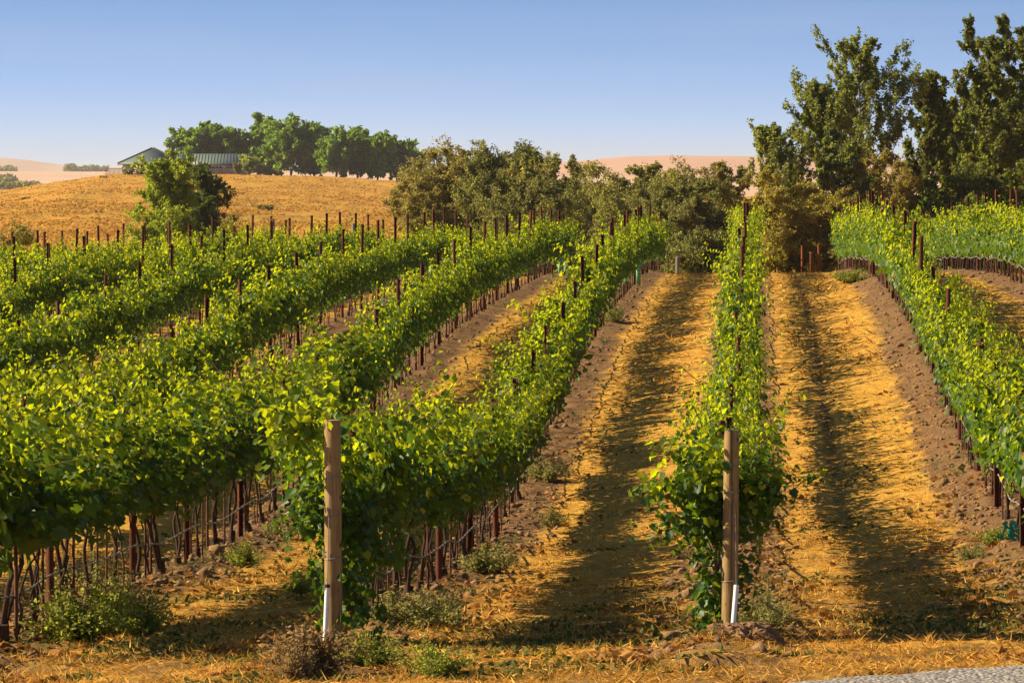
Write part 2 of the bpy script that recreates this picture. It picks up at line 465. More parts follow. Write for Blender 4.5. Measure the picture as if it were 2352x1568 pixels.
nr, nc = YY.shape
i = np.arange(nr - 1)[:, None]; j = np.arange(nc - 1)[None, :]
F = np.stack([i * nc + j, i * nc + j + 1, (i + 1) * nc + j + 1, (i + 1) * nc + j], -1)
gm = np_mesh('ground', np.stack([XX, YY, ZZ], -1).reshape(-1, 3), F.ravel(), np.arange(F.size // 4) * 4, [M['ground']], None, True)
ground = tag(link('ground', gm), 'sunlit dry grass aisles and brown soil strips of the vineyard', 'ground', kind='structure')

# gravel road, draped over the sheet
xs = np.linspace(-14, 16, 400); k = np.arange(0, 26)
RX, RK = np.meshgrid(xs, k, indexing='ij')
edge = road_edge(RX) + fbm(RX * 2.5, RX * 0 + 3.3, 5, 4) * .18
RY = edge - RK * .22
RZ = G(RX, RY) + .035 + fbm(RX * 6, RY * 6, 12, 3) * .012
RZ[:, 0] -= .06
nr, nc = RX.shape
i = np.arange(nr - 1)[:, None]; j = np.arange(nc - 1)[None, :]
F = np.stack([i * nc + j, i * nc + j + 1, (i + 1) * nc + j + 1, (i + 1) * nc + j], -1)
rm = np_mesh('gravel_road', np.stack([RX, RY, RZ], -1).reshape(-1, 3), F[..., ::-1].ravel(), np.arange(F.size // 4) * 4, [M['gravel']], None, True)
tag(link('gravel_road', rm), 'pale grey gravel road edge at the bottom right corner', 'road', kind='structure')

# distant hills
M['far_hill'] = plain('wheat_stubble', (.60, .36, .24), .95, .10, .004, stretch=(1, 1, 3), spec=.05)
M['far_ridge'] = plain('pale_stubble', (.66, .48, .36), .95, .10, .003, spec=.05)
def hill_mesh(name, pts, Yc, depth, base, mat, seed):
    px = [p[0] for p in pts]; py = [p[1] for p in pts]
    xs = np.linspace(px[0], px[-1], 240)
    tt = np.linspace(-1, 1, 41)
    A, T = np.meshgrid(xs, tt, indexing='ij')
    h = np.interp(A, px, py)
    kk = np.hanning(13); kk /= kk.sum()
    h = np.apply_along_axis(lambda v: np.convolve(np.pad(v, 6, mode='edge'), kk, mode='valid'), 0, h)
    X = (A - CX) * Yc / FPX
    top = EYE + (HY - h) * Yc / FPX
    Z = base + (top - base) * np.cos(T * math.pi / 2) ** 1.2 + fbm(X * .004, T * 3, seed, 3) * 3.0 * np.cos(T * math.pi / 2)
    Y = Yc + T * depth
    nr, nc = A.shape
    i = np.arange(nr - 1)[:, None]; j = np.arange(nc - 1)[None, :]
    F = np.stack([i * nc + j, (i + 1) * nc + j, (i + 1) * nc + j + 1, i * nc + j + 1], -1)
    return np_mesh(name, np.stack([X, Y, Z], -1).reshape(-1, 3), F.ravel(), np.arange(F.size // 4) * 4, [mat], None, True)
tag(link('far_hill', hill_mesh('far_hill', [(900, 420), (1060, 392), (1200, 379), (1330, 371), (1430, 363), (1540, 359), (1700, 360), (1860, 361), (2100, 368), (2500, 400), (2900, 430)], 5600, 1100, -6, M['far_hill'], 41)),
    'smooth pink stubble hill beyond the olive trees', 'hill', kind='structure')
tag(link('far_ridge', hill_mesh('far_ridge', [(-900, 385), (-300, 368), (-60, 362), (20, 364), (90, 372), (150, 381), (300, 384), (600, 388), (1200, 392), (1800, 396)], 9000, 900, 0, M['far_ridge'], 43)),
    'pale hazy ridge on the horizon at the far left', 'ridge', kind='structure')
# ---------------------------------------------------------------- leaves
LOBED = np.array([(0, 0), (.24, -.15), (.48, .02), (.44, .28), (.58, .52), (.30, .74), (0, 1.0)])   # half outline: side, along
SIMPLE = np.array([(0, 0), (.42, .12), (.36, .62), (0, 1.0)])
BLADE = np.array([(0, 0), (.30, .35), (0, 1.0)])
def unit(v): return v / (np.linalg.norm(v, axis=1, keepdims=True) + 1e-9)
def leaves(g, P, Nn, Td, size, rng, shape=SIMPLE, fold=.22, mi=0, bend=.28):
    """two facets per leaf, folded along the midrib"""
    n = len(P)
    Nn = unit(Nn); Td = unit(Td - Nn * np.sum(Td * Nn, 1, keepdims=True)); Sd = np.cross(Td, Nn)
    k = len(shape)
    ptsR = shape; ptsL = shape[1:-1] * np.array([-1, 1])
    loc = np.concatenate([ptsR, ptsL])
    a = loc[:, 0][None, :, None]; b = loc[:, 1][None, :, None]
    fo = (fold * rng.uniform(.3, 1.7, n))[:, None, None]
    be = (bend * rng.uniform(0, 2, n))[:, None, None]
    sz = np.asarray(size)[:, None, None]
    V = P[:, None, :] + sz * (a * Sd[:, None, :] + b * Td[:, None, :] + (np.abs(a) * fo - be * b * b + rng.normal(0, fold * .35, (n, len(loc), 1))) * Nn[:, None, :])
    m = len(loc)
    right = list(range(k))
    left = [0] + [k - 1] + [k + q for q in range(k - 3, -1, -1)]
    idx = np.arange(n)[:, None] * m
    loops = np.concatenate([idx + np.array(right)[None, :], idx + np.array(left)[None, :]], axis=1)
    g.block(V.reshape(-1, 3), k, loops.ravel(), mi)

# ---------------------------------------------------------------- one grapevine
VL = 1.867
def shoots(rng, n, L=VL, stray=3):
    P = []; Nn = []; Td = []; Sz = []; stems = []
    for s in range(n + stray):
        st = s >= n
        sg = rng.choice([-1, 1])
        x0 = rng.uniform(-L / 2 - .08, L / 2 + .08)
        Ls = rng.uniform(.75, 1.35) if not st else rng.uniform(1.05, 1.4)
        dr = rng.uniform(.15, 1.05) if not st else rng.uniform(.1, .75)
        a = rng.uniform(.02, .17); b = rng.uniform(.02, .25) if not st else rng.uniform(.05, .40)
        dx = rng.uniform(-.35, .35)
        z0 = rng.uniform(.72, .86); y0 = rng.normal(0, .05)
        m = int(Ls / .021)
        t = np.linspace(.06, 1, m)
        p = np.stack([x0 + dx * t * Ls, y0 + sg * (a * t + b * t * t) * Ls, z0 + Ls * (.98 * t - dr * .78 * t * t)], 1)
        if s % 3 == 0 or st: stems.append(p[::3] if len(p) > 6 else p)
        off = rng.normal(0, 1, (m, 3)); off = unit(off) * rng.uniform(.03, .10, (m, 1))
        q = p + off
        out = np.stack([rng.normal(0, .35, m), np.sign(q[:, 1]) * np.clip(np.abs(q[:, 1]) / .22, 0, 1) * rng.uniform(.3, 1.1, m), rng.uniform(.1, 1.1, m)], 1) + rng.normal(0, .38, (m, 3))
        tip = np.stack([rng.normal(0, .5, m), np.sign(q[:, 1]) * .35 + rng.normal(0, .3, m), rng.uniform(-1.3, -.3, m)], 1)
        size = (.030 + .056 * rng.beta(2, 2.4, m)) * (1 - .45 * t ** 3)
        P.append(q); Nn.append(out); Td.append(tip); Sz.append(size)
    return np.concatenate(P), np.concatenate(Nn), np.concatenate(Td), np.concatenate(Sz), stems
def clump(rng, c, r, n):
    P = rng.normal(0, 1, (n, 3)) * np.array(r) * .55 + np.array(c)
    d = (P - np.array(c)) / np.array(r)
    Nn = d * .7 + rng.normal(0, .5, (n, 3)) + np.array([0, 0, .5])
    Td = d * .5 + rng.normal(0, .4, (n, 3)) - np.array([0, 0, .8])
    return P, Nn, Td, rng.uniform(.042, .076, n)
def foliage_mesh(name, seed, near, clumps=(), n=38, runners=(), sparse=False):
    rng = np.random.default_rng(seed)
    g = Geo()
    P, Nn, Td, Sz, stems = shoots(rng, 15 if sparse else n if near else 21, stray=3 if near else 2)
    fill = 1100 if near else 420
    c = [P, np.stack([rng.uniform(-VL / 2, VL / 2, fill), rng.normal(0, .13, fill), rng.triangular(.70 if near else .46, .90, 1.45, fill)], 1)]
    Nf = np.stack([rng.normal(0, .5, fill), np.sign(c[1][:, 1]) * rng.uniform(.3, 1, fill), rng.uniform(0, 1, fill)], 1)
    Tf = np.stack([rng.normal(0, .5, fill), rng.normal(0, .4, fill), rng.uniform(-1.2, -.4, fill)], 1)
    Sf = rng.uniform(.045, .08, fill)
    Ns = [Nn, Nf]; Ts = [Td, Tf]; Ss = [Sz, Sf]
    for (cc, rr, nn) in clumps:
        a = clump(rng, cc, rr, nn)
        c.append(a[0]); Ns.append(a[1]); Ts.append(a[2]); Ss.append(a[3])
    for (p0, p1, sagr, k) in runners:
        t = np.linspace(0, 1, k)[:, None]
        line = np.array(p0) * (1 - t) + np.array(p1) * t + np.array([0, 0, 1]) * sagr * 4 * t * (1 - t)
        stems.append(line)
        c.append(line + rng.normal(0, .028, (k, 3))); Ns.append(rng.normal(0, .5, (k, 3)) + np.array([0, 0, .6])); Ts.append(rng.normal(0, .5, (k, 3)) + np.array([0, 0, -.6])); Ss.append(rng.uniform(.05, .085, k) * (1 - .4 * t[:, 0]))
    P = np.concatenate(c); Nn = np.concatenate(Ns); Td = np.concatenate(Ts); Sz = np.concatenate(Ss)
    low = P[:, 2] > .04
    if sparse: low &= (P[:, 2] < 1.0) | (rng.random(len(P)) < .62)
    if not clumps: low &= P[:, 2] > (.58 if near else .44) + rng.exponential(.08, len(P))
    # hollows between the shoots
    hol = fbm(P[:, 0] * 2.6 + 9, P[:, 2] * 2.6 + P[:, 1] * 2.0, seed + 5, 2)
    low &= (hol > -.20) | (np.abs(P[:, 1]) < .10) | (rng.random(len(P)) < .25)
    P, Nn, Td, Sz = P[low], Nn[low], Td[low], Sz[low]
    # paler top leaves: young growth, with the sun's glow put into the colour
    yg = (P[:, 2] + .10 * fbm(P[:, 0] * 3, P[:, 1] * 4, seed, 2) * 2 + rng.normal(0, .24, len(P))) > 1.32
    for sel, mi in ((~yg, 0), (yg, 2)):
        leaves(g, P[sel], Nn[sel], Td[sel], Sz[sel] * (1.0 if near else 1.45), rng, LOBED if near else SIMPLE, .25, mi)
    if near:
        for s in stems: g.tube(s, .004, 3, 1, False)
    return g.mesh(name, [M['vine_leaf'], M['vine_shoot'], M['young_lit_leaf']])
def trunk_mesh(name, seed):
    rng = np.random.default_rng(seed); g = Geo()
    def wig(p0, p1, r0, r1, w, n=8, sides=6):
        t = np.linspace(0, 1, n)[:, None]
        p = np.array(p0) * (1 - t) + np.array(p1) * t + np.cumsum(rng.normal(0, w, (n, 3)), 0) * np.sin(t * math.pi) 
        g.tube(p, r0 + (r1 - r0) * t[:, 0], sides)
    xb = rng.uniform(-.15, .15)
    wig((xb, 0, -.08), (xb + .04, 0, .14), .034, .028, .006, 4, 8)
    for s in (-1, 1):
        wig((xb + s * .02, 0, .08), (s * rng.uniform(.05, .32), rng.normal(0, .03), .76), .0125, .010, .009)
        wig((s * .2, 0, .74), (s * .98, rng.normal(0, .02), .79), .017, .009, .008, 6, 5)
    for q in range(rng.integers(0, 3)):
        x = rng.uniform(-.7, .7)
        wig((x * .6 + rng.normal(0, .05), rng.normal(0, .06), -.02), (x, rng.normal(0, .1), rng.uniform(.6, .95)), .008, .005, .014, 7, 4)
    return g.mesh(name, [M['vine_bark']], True)
def stake_mesh():
    g = Geo(); g.tube([(0, 0, -.1), (0, 0, .55), (.01, 0, 1.1)], .008, 4)
    return g.mesh('stake', [M['stake']])
def grape_mesh(seed):
    rng = np.random.default_rng(seed); bm = bmesh.new()
    for q in range(38):
        t = rng.uniform(0, 1); r = .040 * (1 - t * .75)
        a = rng.uniform(0, 6.28)
        bmesh.ops.create_icosphere(bm, subdivisions=1, radius=.0095, matrix=Matrix.Translation((r * math.cos(a), r * math.sin(a), -t * .14)))
    me = bpy.data.meshes.new('grape_bunch'); bm.to_mesh(me); bm.free()
    me.materials.append(M['grape']); return me
NEAR = [foliage_mesh('foliage', 100 + q, True) for q in range(8)]
MIDF = [foliage_mesh('foliage', 200 + q, False) for q in range(7)]
SPARSE = [foliage_mesh('foliage', 250 + q, q < 3, sparse=True) for q in range(7)]
TRUNK = [trunk_mesh('trunk', 300 + q) for q in range(6)]
STAKE = stake_mesh()
GRAPE = [grape_mesh(q) for q in range(3)]
# the two vines standing right behind the wooden end posts hang lower and wider
END0 = foliage_mesh('foliage', 411, True, [((-.95, .35, 1.62), (.28, .28, .2), 200), ((-.98, .34, 1.4), (.22, .22, .3), 120), ((-.9, .28, 1.1), (.25, .25, .3), 110),
        ((-.75, -.1, .55), (.3, .18, .35), 260), ((-.8, -.2, .25), (.2, .15, .2), 80), ((-.2, -.25, .7), (.5, .25, .2), 200), ((-.85, .12, .5), (.12, .1, .4), 80)], 40,
        [((-.9, .1, 1.5), (-1.1, .52, 1.78), .05, 26), ((-.9, .1, 1.0), (-1.1, .48, .88), .08, 30), ((-.9, .1, .9), (-1.0, .42, .78), .06, 22), ((-.9, .05, .6), (-1.0, .36, .45), .06, 22), ((-.9, 0, 1.5), (-1.1, .35, 1.85), .03, 20)])
END1 = foliage_mesh('foliage', 423, True, [((-.95, .12, 1.3), (.25, .36, .35), 340), ((-1.0, .38, 1.2), (.2, .25, .15), 100), ((-.95, .25, .9), (.25, .30, .16), 150), ((-.9, .1, .5), (.2, .13, .4), 150),
        ((-.9, -.3, 1.25), (.2, .26, .25), 200), ((-.9, .12, .2), (.16, .12, .16), 60), ((-.9, -.18, .5), (.12, .09, .25), 40)], 40,
        [((-.9, -.2, 1.2), (-.8, -.85, 1.30), .04, 40), ((-.9, -.2, 1.1), (-.8, -.68, 1.08), .06, 30), ((-.9, .2, 1.2), (-1.0, .72, 1.18), .05, 34), ((-.9, .2, .9), (-1.0, .60, .86), .05, 28), ((-.9, .2, 1.4), (-1.0, .55, 1.5), .05, 24)])

ORD = 'first second third fourth fifth sixth seventh eighth ninth tenth eleventh twelfth thirteenth fourteenth fifteenth sixteenth seventeenth eighteenth nineteenth twentieth'.split()
def row_phrase(u):
    if u == 0: return 'the row behind the left wooden post'
    if u == 1: return 'the row behind the right wooden post'
    if u > 1: return ['the first row', 'the second row', 'the third row'][u - 2] + ' right of the right wooden post'
    return 'the ' + ORD[-u - 1] + ' row left of the left wooden post'
def pxx(X, Y): return CX + X * FPX / Y
ROW_START = {0: 40.15, 1: 40.35}
ROW_END = {-7: 172, -6: 172, -5: 171, -4: 172, -3: 172, -2: 172, -1: 171, 0: 171, 1: 172, 2: 170, 3: 172, 4: 172}
yaw = math.atan2(1, S_ROW)
rnd = random.Random(5)
spots = []
for u in range(-8, 7):
    y0 = ROW_START.get(u, 40.3)
    nv = int((ROW_END.get(u, 168) - y0) / VL)
    for q in range(nv):
        Y = y0 + (q + .5) * VL; X = row_x(u, Y)
        px = pxx(X, Y)
        if px < -1300 or px > 2352 + 1000: continue
        spots.append((u, q, X, Y, px))
inview = sorted([s for s in spots if -40 < s[4] < 2392], key=lambda s: s[3])
single = set((s[0], s[1]) for s in inview[:300])
count = {}
sm_V = []; stuff_geo = Geo()
def mesh_arrays(me):
    V = np.empty(len(me.vertices) * 3, np.float32); me.vertices.foreach_get('co', V)
    L = np.empty(len(me.loops), np.int32); me.loops.foreach_get('vertex_index', L)
    S = np.empty(len(me.polygons), np.int32); me.polygons.foreach_get('loop_start', S)
    Mi = np.empty(len(me.polygons), np.int32); me.polygons.foreach_get('material_index', Mi)
    return V.reshape(-1, 3), L, S, Mi
MARR = [mesh_arrays(m) for m in MIDF]; TARR = [mesh_arrays(m) for m in TRUNK]
for (u, q, X, Y, px) in spots:
    z = g1(X, Y) + .05
    fl = rnd.random() < .5
    lump = float(fbm(np.array([Y * .33]), np.array([u * 7.3]), 91, 2)[0])
    vig = np.interp(Y, [40, 60, 90, 170], [1.12, 1.09, 1.0, 1.0]) * rnd.uniform(.89, 1.08) * (1 + .22 * lump)
    wid = np.interp(Y, [40, 70, 110, 170], [1.15, 1.1, .85, .8]) * rnd.uniform(.78, 1.25) * (1 + .7 * lump)
    if u == 2: wid *= .8
    if u == 1: wid *= .88; vig *= 1.02
    if u < 0: wid *= 1.15; vig *= np.interp(Y, [45, 60, 95, 125], [1.03, 1.08, 1.06, .97])
    jx = rnd.uniform(-.1, .1)
    endv = (u in (0, 1) and q == 0)
    if endv: fl = False; wid = 1.0; vig = 1.06 if u == 0 else .98
    if (u, q) in single:
        c = count.get(u, 0); count[u] = c + 1
        root = empty('grapevine', (X, Y, z), yaw + (math.pi if fl else 0))
        root.scale = (1, wid, vig)
        if endv:
            lab = ['leafy grapevine spilling to the ground directly behind the left wooden post', 'bright green grapevine spreading both sides of the right wooden post'][u]
        elif c < 18:
            lab = 'leafy green grapevine, %s up %s' % (ORD[c], row_phrase(u))
        else:
            lab = 'distant grapevine near the crest of ' + row_phrase(u)
        tag(root, lab, 'grapevine', 'grapevines along ' + row_phrase(u))
        fm = (END0, END1)[u] if endv else (rnd.choice(SPARSE[:3] if Y < 78 else SPARSE[3:]) if u == 1 and q > 6 else rnd.choice(NEAR) if Y < 78 else rnd.choice(MIDF))
        link('foliage', fm, root)
        link('trunk', rnd.choice(TRUNK), root)
        if Y < 130:
            s = link('stake', STAKE, root); s.location = (rnd.uniform(-.1, .1), .05, 0)
        if Y < 62:
            for b in range(2):
                gb = link('grape_bunch', rnd.choice(GRAPE), root)
                gb.location = (rnd.uniform(-.8, .8), rnd.choice([-1, 1]) * rnd.uniform(.18, .3), rnd.uniform(.66, .8))
    else:
        a = yaw + (math.pi if fl else 0)
        rot = np.array([[math.cos(a), -math.sin(a), 0], [math.sin(a), math.cos(a), 0], [0, 0, 1]])
        for arr, mi in ((rnd.choice(MARR), 0), (rnd.choice(TARR), 1)):
            V, L, S, Mi = arr
            W = (V * np.array([1, wid, vig])) @ rot.T + np.array([X, Y, z])
            stuff_geo.V.append(W); stuff_geo.L.append(L + stuff_geo.nv); stuff_geo.S.append(S + stuff_geo.nl); stuff_geo.M.append(np.full(len(S), 1) if mi else Mi)
            stuff_geo.nv += len(W); stuff_geo.nl += len(L)
tag(link('far_grapevines', stuff_geo.mesh('far_grapevines', [M['vine_leaf'], M['vine_bark'], M['young_lit_leaf']])), 'distant green grapevines filling the far ends of the rows', 'grapevines', kind='stuff')

# ---------------------------------------------------------------- steel trellis posts
def steel_mesh(h, seed):
    rng = random.Random(seed); g = Geo()
    w, d, t = .031, .019, .004
    # rolled open channel with lips
    prof = [(-w, -d), (-w, d), (w, d), (w, -d), (w - .012, -d), (w - .012, -d + t), (w - t, -d + t), (w - t, d - t), (-w + t, d - t), (-w + t, -d + t), (-w + .012, -d + t), (-w + .012, -d)]
    n = len(prof); V = [(x, y, -.25) for x, y in prof] + [(x, y, h) for x, y in prof]
    g.block(V, 4, [v for a in range(n) for v in (a, a + n, (a + 1) % n + n, (a + 1) % n)])
    g.face([(x, y, h) for x, y in prof][::-1])
    for k in range(6):                                   # wire notches along the lips
        z = h - .06 - k * .22
        for s in (-1, 1):
            g.box(s * w - .006, s * w + .006, -d - .012, -d - .001, z, z + .05)
    return g.mesh('steel_post', [M['rust']])
STEEL = [steel_mesh(h, q) for q, h in enumerate((1.68, 1.82, 2.0, 2.14))]
POST0 = {-1: 40.5, 0: 42.0, 1: 45.5, 2: 41.1}
pc = {}
for u in range(-7, 5):
    y = POST0.get(u, 40.6 + (u * 1.7) % 5.6)
    while y < ROW_END.get(u, 170) + .5:
        X = row_x(u, y); px = pxx(X, y)
        if -15 < px < 2367:
            c = pc.get(u, 0); pc[u] = c + 1
            sm = STEEL[min(3, max(0, int(np.interp(y, [40, 75, 120], [.2, 1.2, 3.2]) + rnd.random() - .3 - (1.4 if u == 1 and y < 135 else 0))))]
            o = link('steel_post', sm, None, (X + rnd.uniform(-.04, .04), y, g1(X, y)))
            o.rotation_euler = (R(rnd.gauss(0, 1.0)), R(rnd.gauss(0, 1.0)), rnd.choice([0, math.pi]) + rnd.gauss(0, .25))
            if c < 20: lab = 'rusty steel post, %s up %s' % (ORD[c], row_phrase(u))
            else: lab = 'rusty steel post past the crest of ' + row_phrase(u)
            tag(o, lab, 'trellis post', 'rusty steel posts of ' + row_phrase(u))
        y += 5.6

# ---------------------------------------------------------------- wooden end posts, white sleeves
def wooden_post(X, Y, h, r, lean, crack, wraps, seed, label):
    rng = np.random.default_rng(seed)
    root = empty('wooden_post', (X, Y, g1(X, Y)))
    root.rotation_euler = (R(.4), R(lean), 0)
    n = 40; rows = 26
    th = np.arange(n) * 2 * math.pi / n
    zs = np.linspace(-.3, h, rows)
    V = []
    for q, z in enumerate(zs):
        rr = r * (1.0 - .06 * (z / h)) * (1 + .012 * np.sin(th * 3 + z * 2) + .01 * np.cos(th * 2 - z))
        if z > h - .015: rr = rr - .006
        if crack and z > .25:
            k = int(round(n * .77 + .6 * math.sin(z * 3)))
            rr = rr.copy(); rr[k % n] -= .030; 
        V += [(a * math.cos(t), a * math.sin(t), z) for a, t in zip(rr, th)]
    g = Geo()
    f = [v for q in range(rows - 1) for a in range(n) for v in (q * n + a, q * n + (a + 1) % n, (q + 1) * n + (a + 1) % n, (q + 1) * n + a)]
    g.block(V, 4, f, 0)
    top = V[-n:]
    for a in range(n):
        g.face([top[a], top[(a + 1) % n], (0, 0, h + .004)], 1)
    link('shaft', g.mesh('shaft', [M['wood'], M['wood_end']]), root)
    for z in wraps:
        t = np.linspace(0, 2 * math.pi, 33)
        gg = Geo(); rr = r * (1 - .06 * z / h) + .004
        gg.tube(np.stack([rr * np.cos(t), rr * np.sin(t), z + .012 * np.sin(t + 1)], 1), .0035, 4, 0, False)
        link('wire_wrap', gg.mesh('wire_wrap', [M['wire']]), root)
    tag(root, label, 'wooden post', 'wooden end posts')
    return root
WP0 = (-1.404, 40.0); WP1 = (1.715, 40.15)
wooden_post(*WP0, 1.80, .070, -.15, False, (.72, 1.05, 1.35), 1, 'thick smooth round wooden end post at left, without a crack')
wooden_post(*WP1, 1.68, .064, .55, True, (.5, .86, 1.2, 1.4), 2, 'round wooden end post with a long vertical crack and wire wraps')
def sleeve(name, base, top, wire_pts, label):
    root = empty(name, base)
    b = np.array(base); g = Geo()
    p = np.array([b * 0, np.array(top) - b])
    g.tube(np.linspace(p[0], p[1], 4), .020, 12)
    link('tube', g.mesh('tube', [M['white_pvc']], True), root)
    g = Geo(); d = p[1] / np.linalg.norm(p[1])
    g.tube([p[1] - d * .002, p[1] + d * .025], .021, 12)
    link('cap', g.mesh('cap', [M['black_cap'] if 'black' in label else M['white_pvc']], True), root)
    g = Geo()
    pts = np.array(wire_pts) - b
    g.tube(np.concatenate([[p[1]], pts]), .0038, 5)
    link('guy_wire', g.mesh('guy_wire', [M['wire']]), root)
    tag(root, label, 'white sleeve', 'white plastic sleeves on the anchor wires')
z0 = g1(*WP0); z1 = g1(*WP1)
sleeve('white_sleeve', (-1.468, 39.86, z0 - .02), (-1.448, 39.90, z0 + .49), [(-1.432, 39.915, z0 + 1.22), (-1.42, 39.92, z0 + 1.26)], 'white plastic sleeve with black cap against the left wooden post')
sleeve('white_sleeve', (1.715, 39.90, z1 - .08), (1.765, 40.05, z1 + .44), [(1.760, 40.07, z1 + 1.0), (1.742, 40.075, z1 + 1.10), (1.66, 40.09, z1 + 1.22)], 'white plastic sleeve leaning across the base of the cracked wooden post')

# weathered wooden posts closing the far ends of the left rows
for q, (px, ytop, Y, lab) in enumerate([(627, 503, 172.5, 'weathered grey wooden post closing the far left rows, tallest of the three'), (812, 513, 172.5, 'short weathered grey wooden post at the far row ends, middle of three'), (1556, 590, 173, 'grey wooden post behind the crest at the end of the left post row')]):
    X = (px - CX) * Y / FPX; z = g1(X, Y); zt = EYE + (HY - ytop) * Y / FPX
    root = empty('end_post', (X, Y, z))
    g = Geo(); g.tube([(0, 0, -.3), (0, 0, zt - z - .02), (0, 0, zt - z)], [.07, .066, .058], 14)
    link('shaft', g.mesh('shaft', [M['old_wood']]), root)
    g = Geo(); t = np.linspace(0, 6.283, 17)
    g.tube(np.stack([.071 * np.cos(t), .071 * np.sin(t), t * 0 + (zt - z) * .8], 1), .005, 4, 0, False)
    link('wire_wrap', g.mesh('wire_wrap', [M['wire']]), root)
    tag(root, lab, 'wooden post', 'weathered end posts')
# three rust brown pipes standing on the crest between two rows
for px, yt, yb, r, lab, wood in [(1843, 569, 628, .045, 'slim rust brown pipe on the crest, left of the three', 0), (1863, 583, 626, .075, 'thick brown stub post with pale top between two slim pipes', 1), (1881, 571, 630, .045, 'slim rust brown pipe on the crest, right of the thick stub', 0)]:
    Y = 155.0; X = (px - CX) * Y / FPX; z = g1(X, Y)
    h = (yb - yt) * Y / FPX + .06
    root = empty('crest_pipe', (X, Y, z))
    g = Geo(); g.tube([(0, 0, -.2), (0, 0, h * .5), (0, 0, h)], r, 14)
    link('shaft', g.mesh('shaft', [M['rust_bright']], True), root)
    g = Geo(); g.tube([(0, 0, h), (0, 0, h + .025)], r * 1.06, 14)
    link('cap', g.mesh('cap', [M['wood_end'] if wood else M['rust']]), root)
    tag(root, lab, 'pipe', 'brown pipes on the crest')

# ---------------------------------------------------------------- drip hoses, wires
def row_line(u, ya, yb, z, sag, step, wob, seed):
    rng = np.random.default_rng(seed)
    Y = np.arange(ya, yb, step)
    X = row_x(u, Y) + rng.normal(0, wob, len(Y)) * .3
    zz = G(X, Y) + z + sag * np.cos((Y - POST0.get(u, 40)) / 5.6 * 2 * math.pi) + fbm(Y * .8, Y * 0, seed, 2) * sag * 1.2
    return np.stack([X, Y, zz], 1)
for u in range(-6, 4):
    ya = 40.4
    while pxx(row_x(u, ya), ya) < -60 or pxx(row_x(u, ya), ya) > 2400: ya += 1
    g = Geo(); p = row_line(u, ya, ROW_END.get(u, 260), .47, .028, .45, .005, 50 + u)
    root = empty('drip_hose', tuple(p[0])); q = p - p[0]
    p2 = p + np.array([0.07 if u < 1 else -.03, 0, 0]); q = p2 - p[0]
    g.tube(q, .009, 6); link('hose', g.mesh('hose', [M['hose']], True), root)
    if ya < 60:
        g = Geo()
        for k in range(0, min(len(q) - 1, 90)):
            d = q[k + 1] - q[k]; d = d / np.linalg.norm(d)
            g.tube([q[k] - d * .02, q[k] + d * .02], .013, 6)
        tag(link('dripper', g.mesh('dripper', [M['black_cap']]), root), kind='stuff')
    tag(root, 'grey irrigation hose under the leaves of ' + row_phrase(u), 'irrigation hose', 'drip hoses under the vine rows')
for u in range(-2, 4):
    ya = 40.2
    while pxx(row_x(u, ya), ya) < -60 or pxx(row_x(u, ya), ya) > 2400: ya += 1
    root = empty('trellis_wire', (row_x(u, ya), ya, g1(row_x(u, ya), ya)))
    for zz in (.80, 1.22):
        p = row_line(u, ya, ROW_END.get(u, 260), zz, .012, 1.4, 0, 70 + u)
        g = Geo(); g.tube(p - np.array(root.location), .0022, 3)
        link('strand', g.mesh('strand', [M['wire']]), root)
    tag(root, 'thin trellis wires through the leaves of ' + row_phrase(u), 'trellis wire', 'trellis wires of the vine rows')

# scrap of teal tape at the foot of a post
Yt = 53.2; Xt = row_x(2, Yt) - .12
g = Geo(); rr_ = np.random.default_rng(8)
for q in range(5):
    t = np.linspace(0, 1, 9)[:, None]
    p = np.array([rr_.normal(0, .03), rr_.normal(0, .03), .22]) * (1 - t) + np.array([rr_.normal(0, .07), rr_.normal(0, .05), .02]) * t + rr_.normal(0, .012, (9, 3))
    for k in range(8):
        w = np.array([.018, .004, .006]); g.face([p[k] - w, p[k] + w, p[k + 1] + w, p[k + 1] - w]); g.face([p[k + 1] - w, p[k + 1] + w, p[k] + w, p[k] - w + np.array([0, .003, 0])])
M['teal_tape'] = plain('teal_tape', (.03, .34, .26), .5, .15, 10)
tag(link('plastic_tape', g.mesh('plastic_tape', [M['teal_tape']]), None, (Xt, Yt, g1(Xt, Yt) + .1)), 'scrap of teal plastic tape under the vines at the right edge', 'plastic tape')

# green grow tubes around young replacement vines
def grow_tube(px, yb, u, h, lab):
    # where the row line crosses that column of the picture
    Y = (X0 + GAP * u - S_ROW * 40) / ((px - CX) / FPX - S_ROW)
    X = row_x(u, Y)
    root = empty('grow_tube', (X + .1, Y, g1(X, Y) + .08), rnd.uniform(-.4, .4))
    g = Geo(); w = .05; t = .004
    for s in (-1, 1):
        g.box(s * w - t, s * w + t, -w, w, 0, h); g.box(-w + t, w - t, s * w - t, s * w + t, 0, h)
    link('sleeve', g.mesh('sleeve', [M['grow_tube']]), root)
    g = Geo(); g.tube([(0, .03, -.1), (0, .03, h + .35)], .008, 5); link('stake', g.mesh('stake', [M['stake']]), root)
    tag(root, lab, 'grow tube', 'pale green grow tubes')
for px, u, h, lab in [(1279, -1, .55, 'wider pale green grow tube at the far end of the first row left'),
                      (1293, -1, .50, 'narrow pale green grow tube just beyond its wider twin under the same vines'),
                      (1457, 0, .60, 'pale green grow tube beside the trunks of the row behind the left wooden post'),
                      (982, -2, .50, 'pale green grow tube under the second row left of the left wooden post'),
                      (1934, 2, .50, 'small pale green grow tube at the crest near the three brown pipes'),
                      (2152, 3, .50, 'pale green grow tube under the far row at the right edge')]:
    grow_tube(px, 0, u, h, lab)
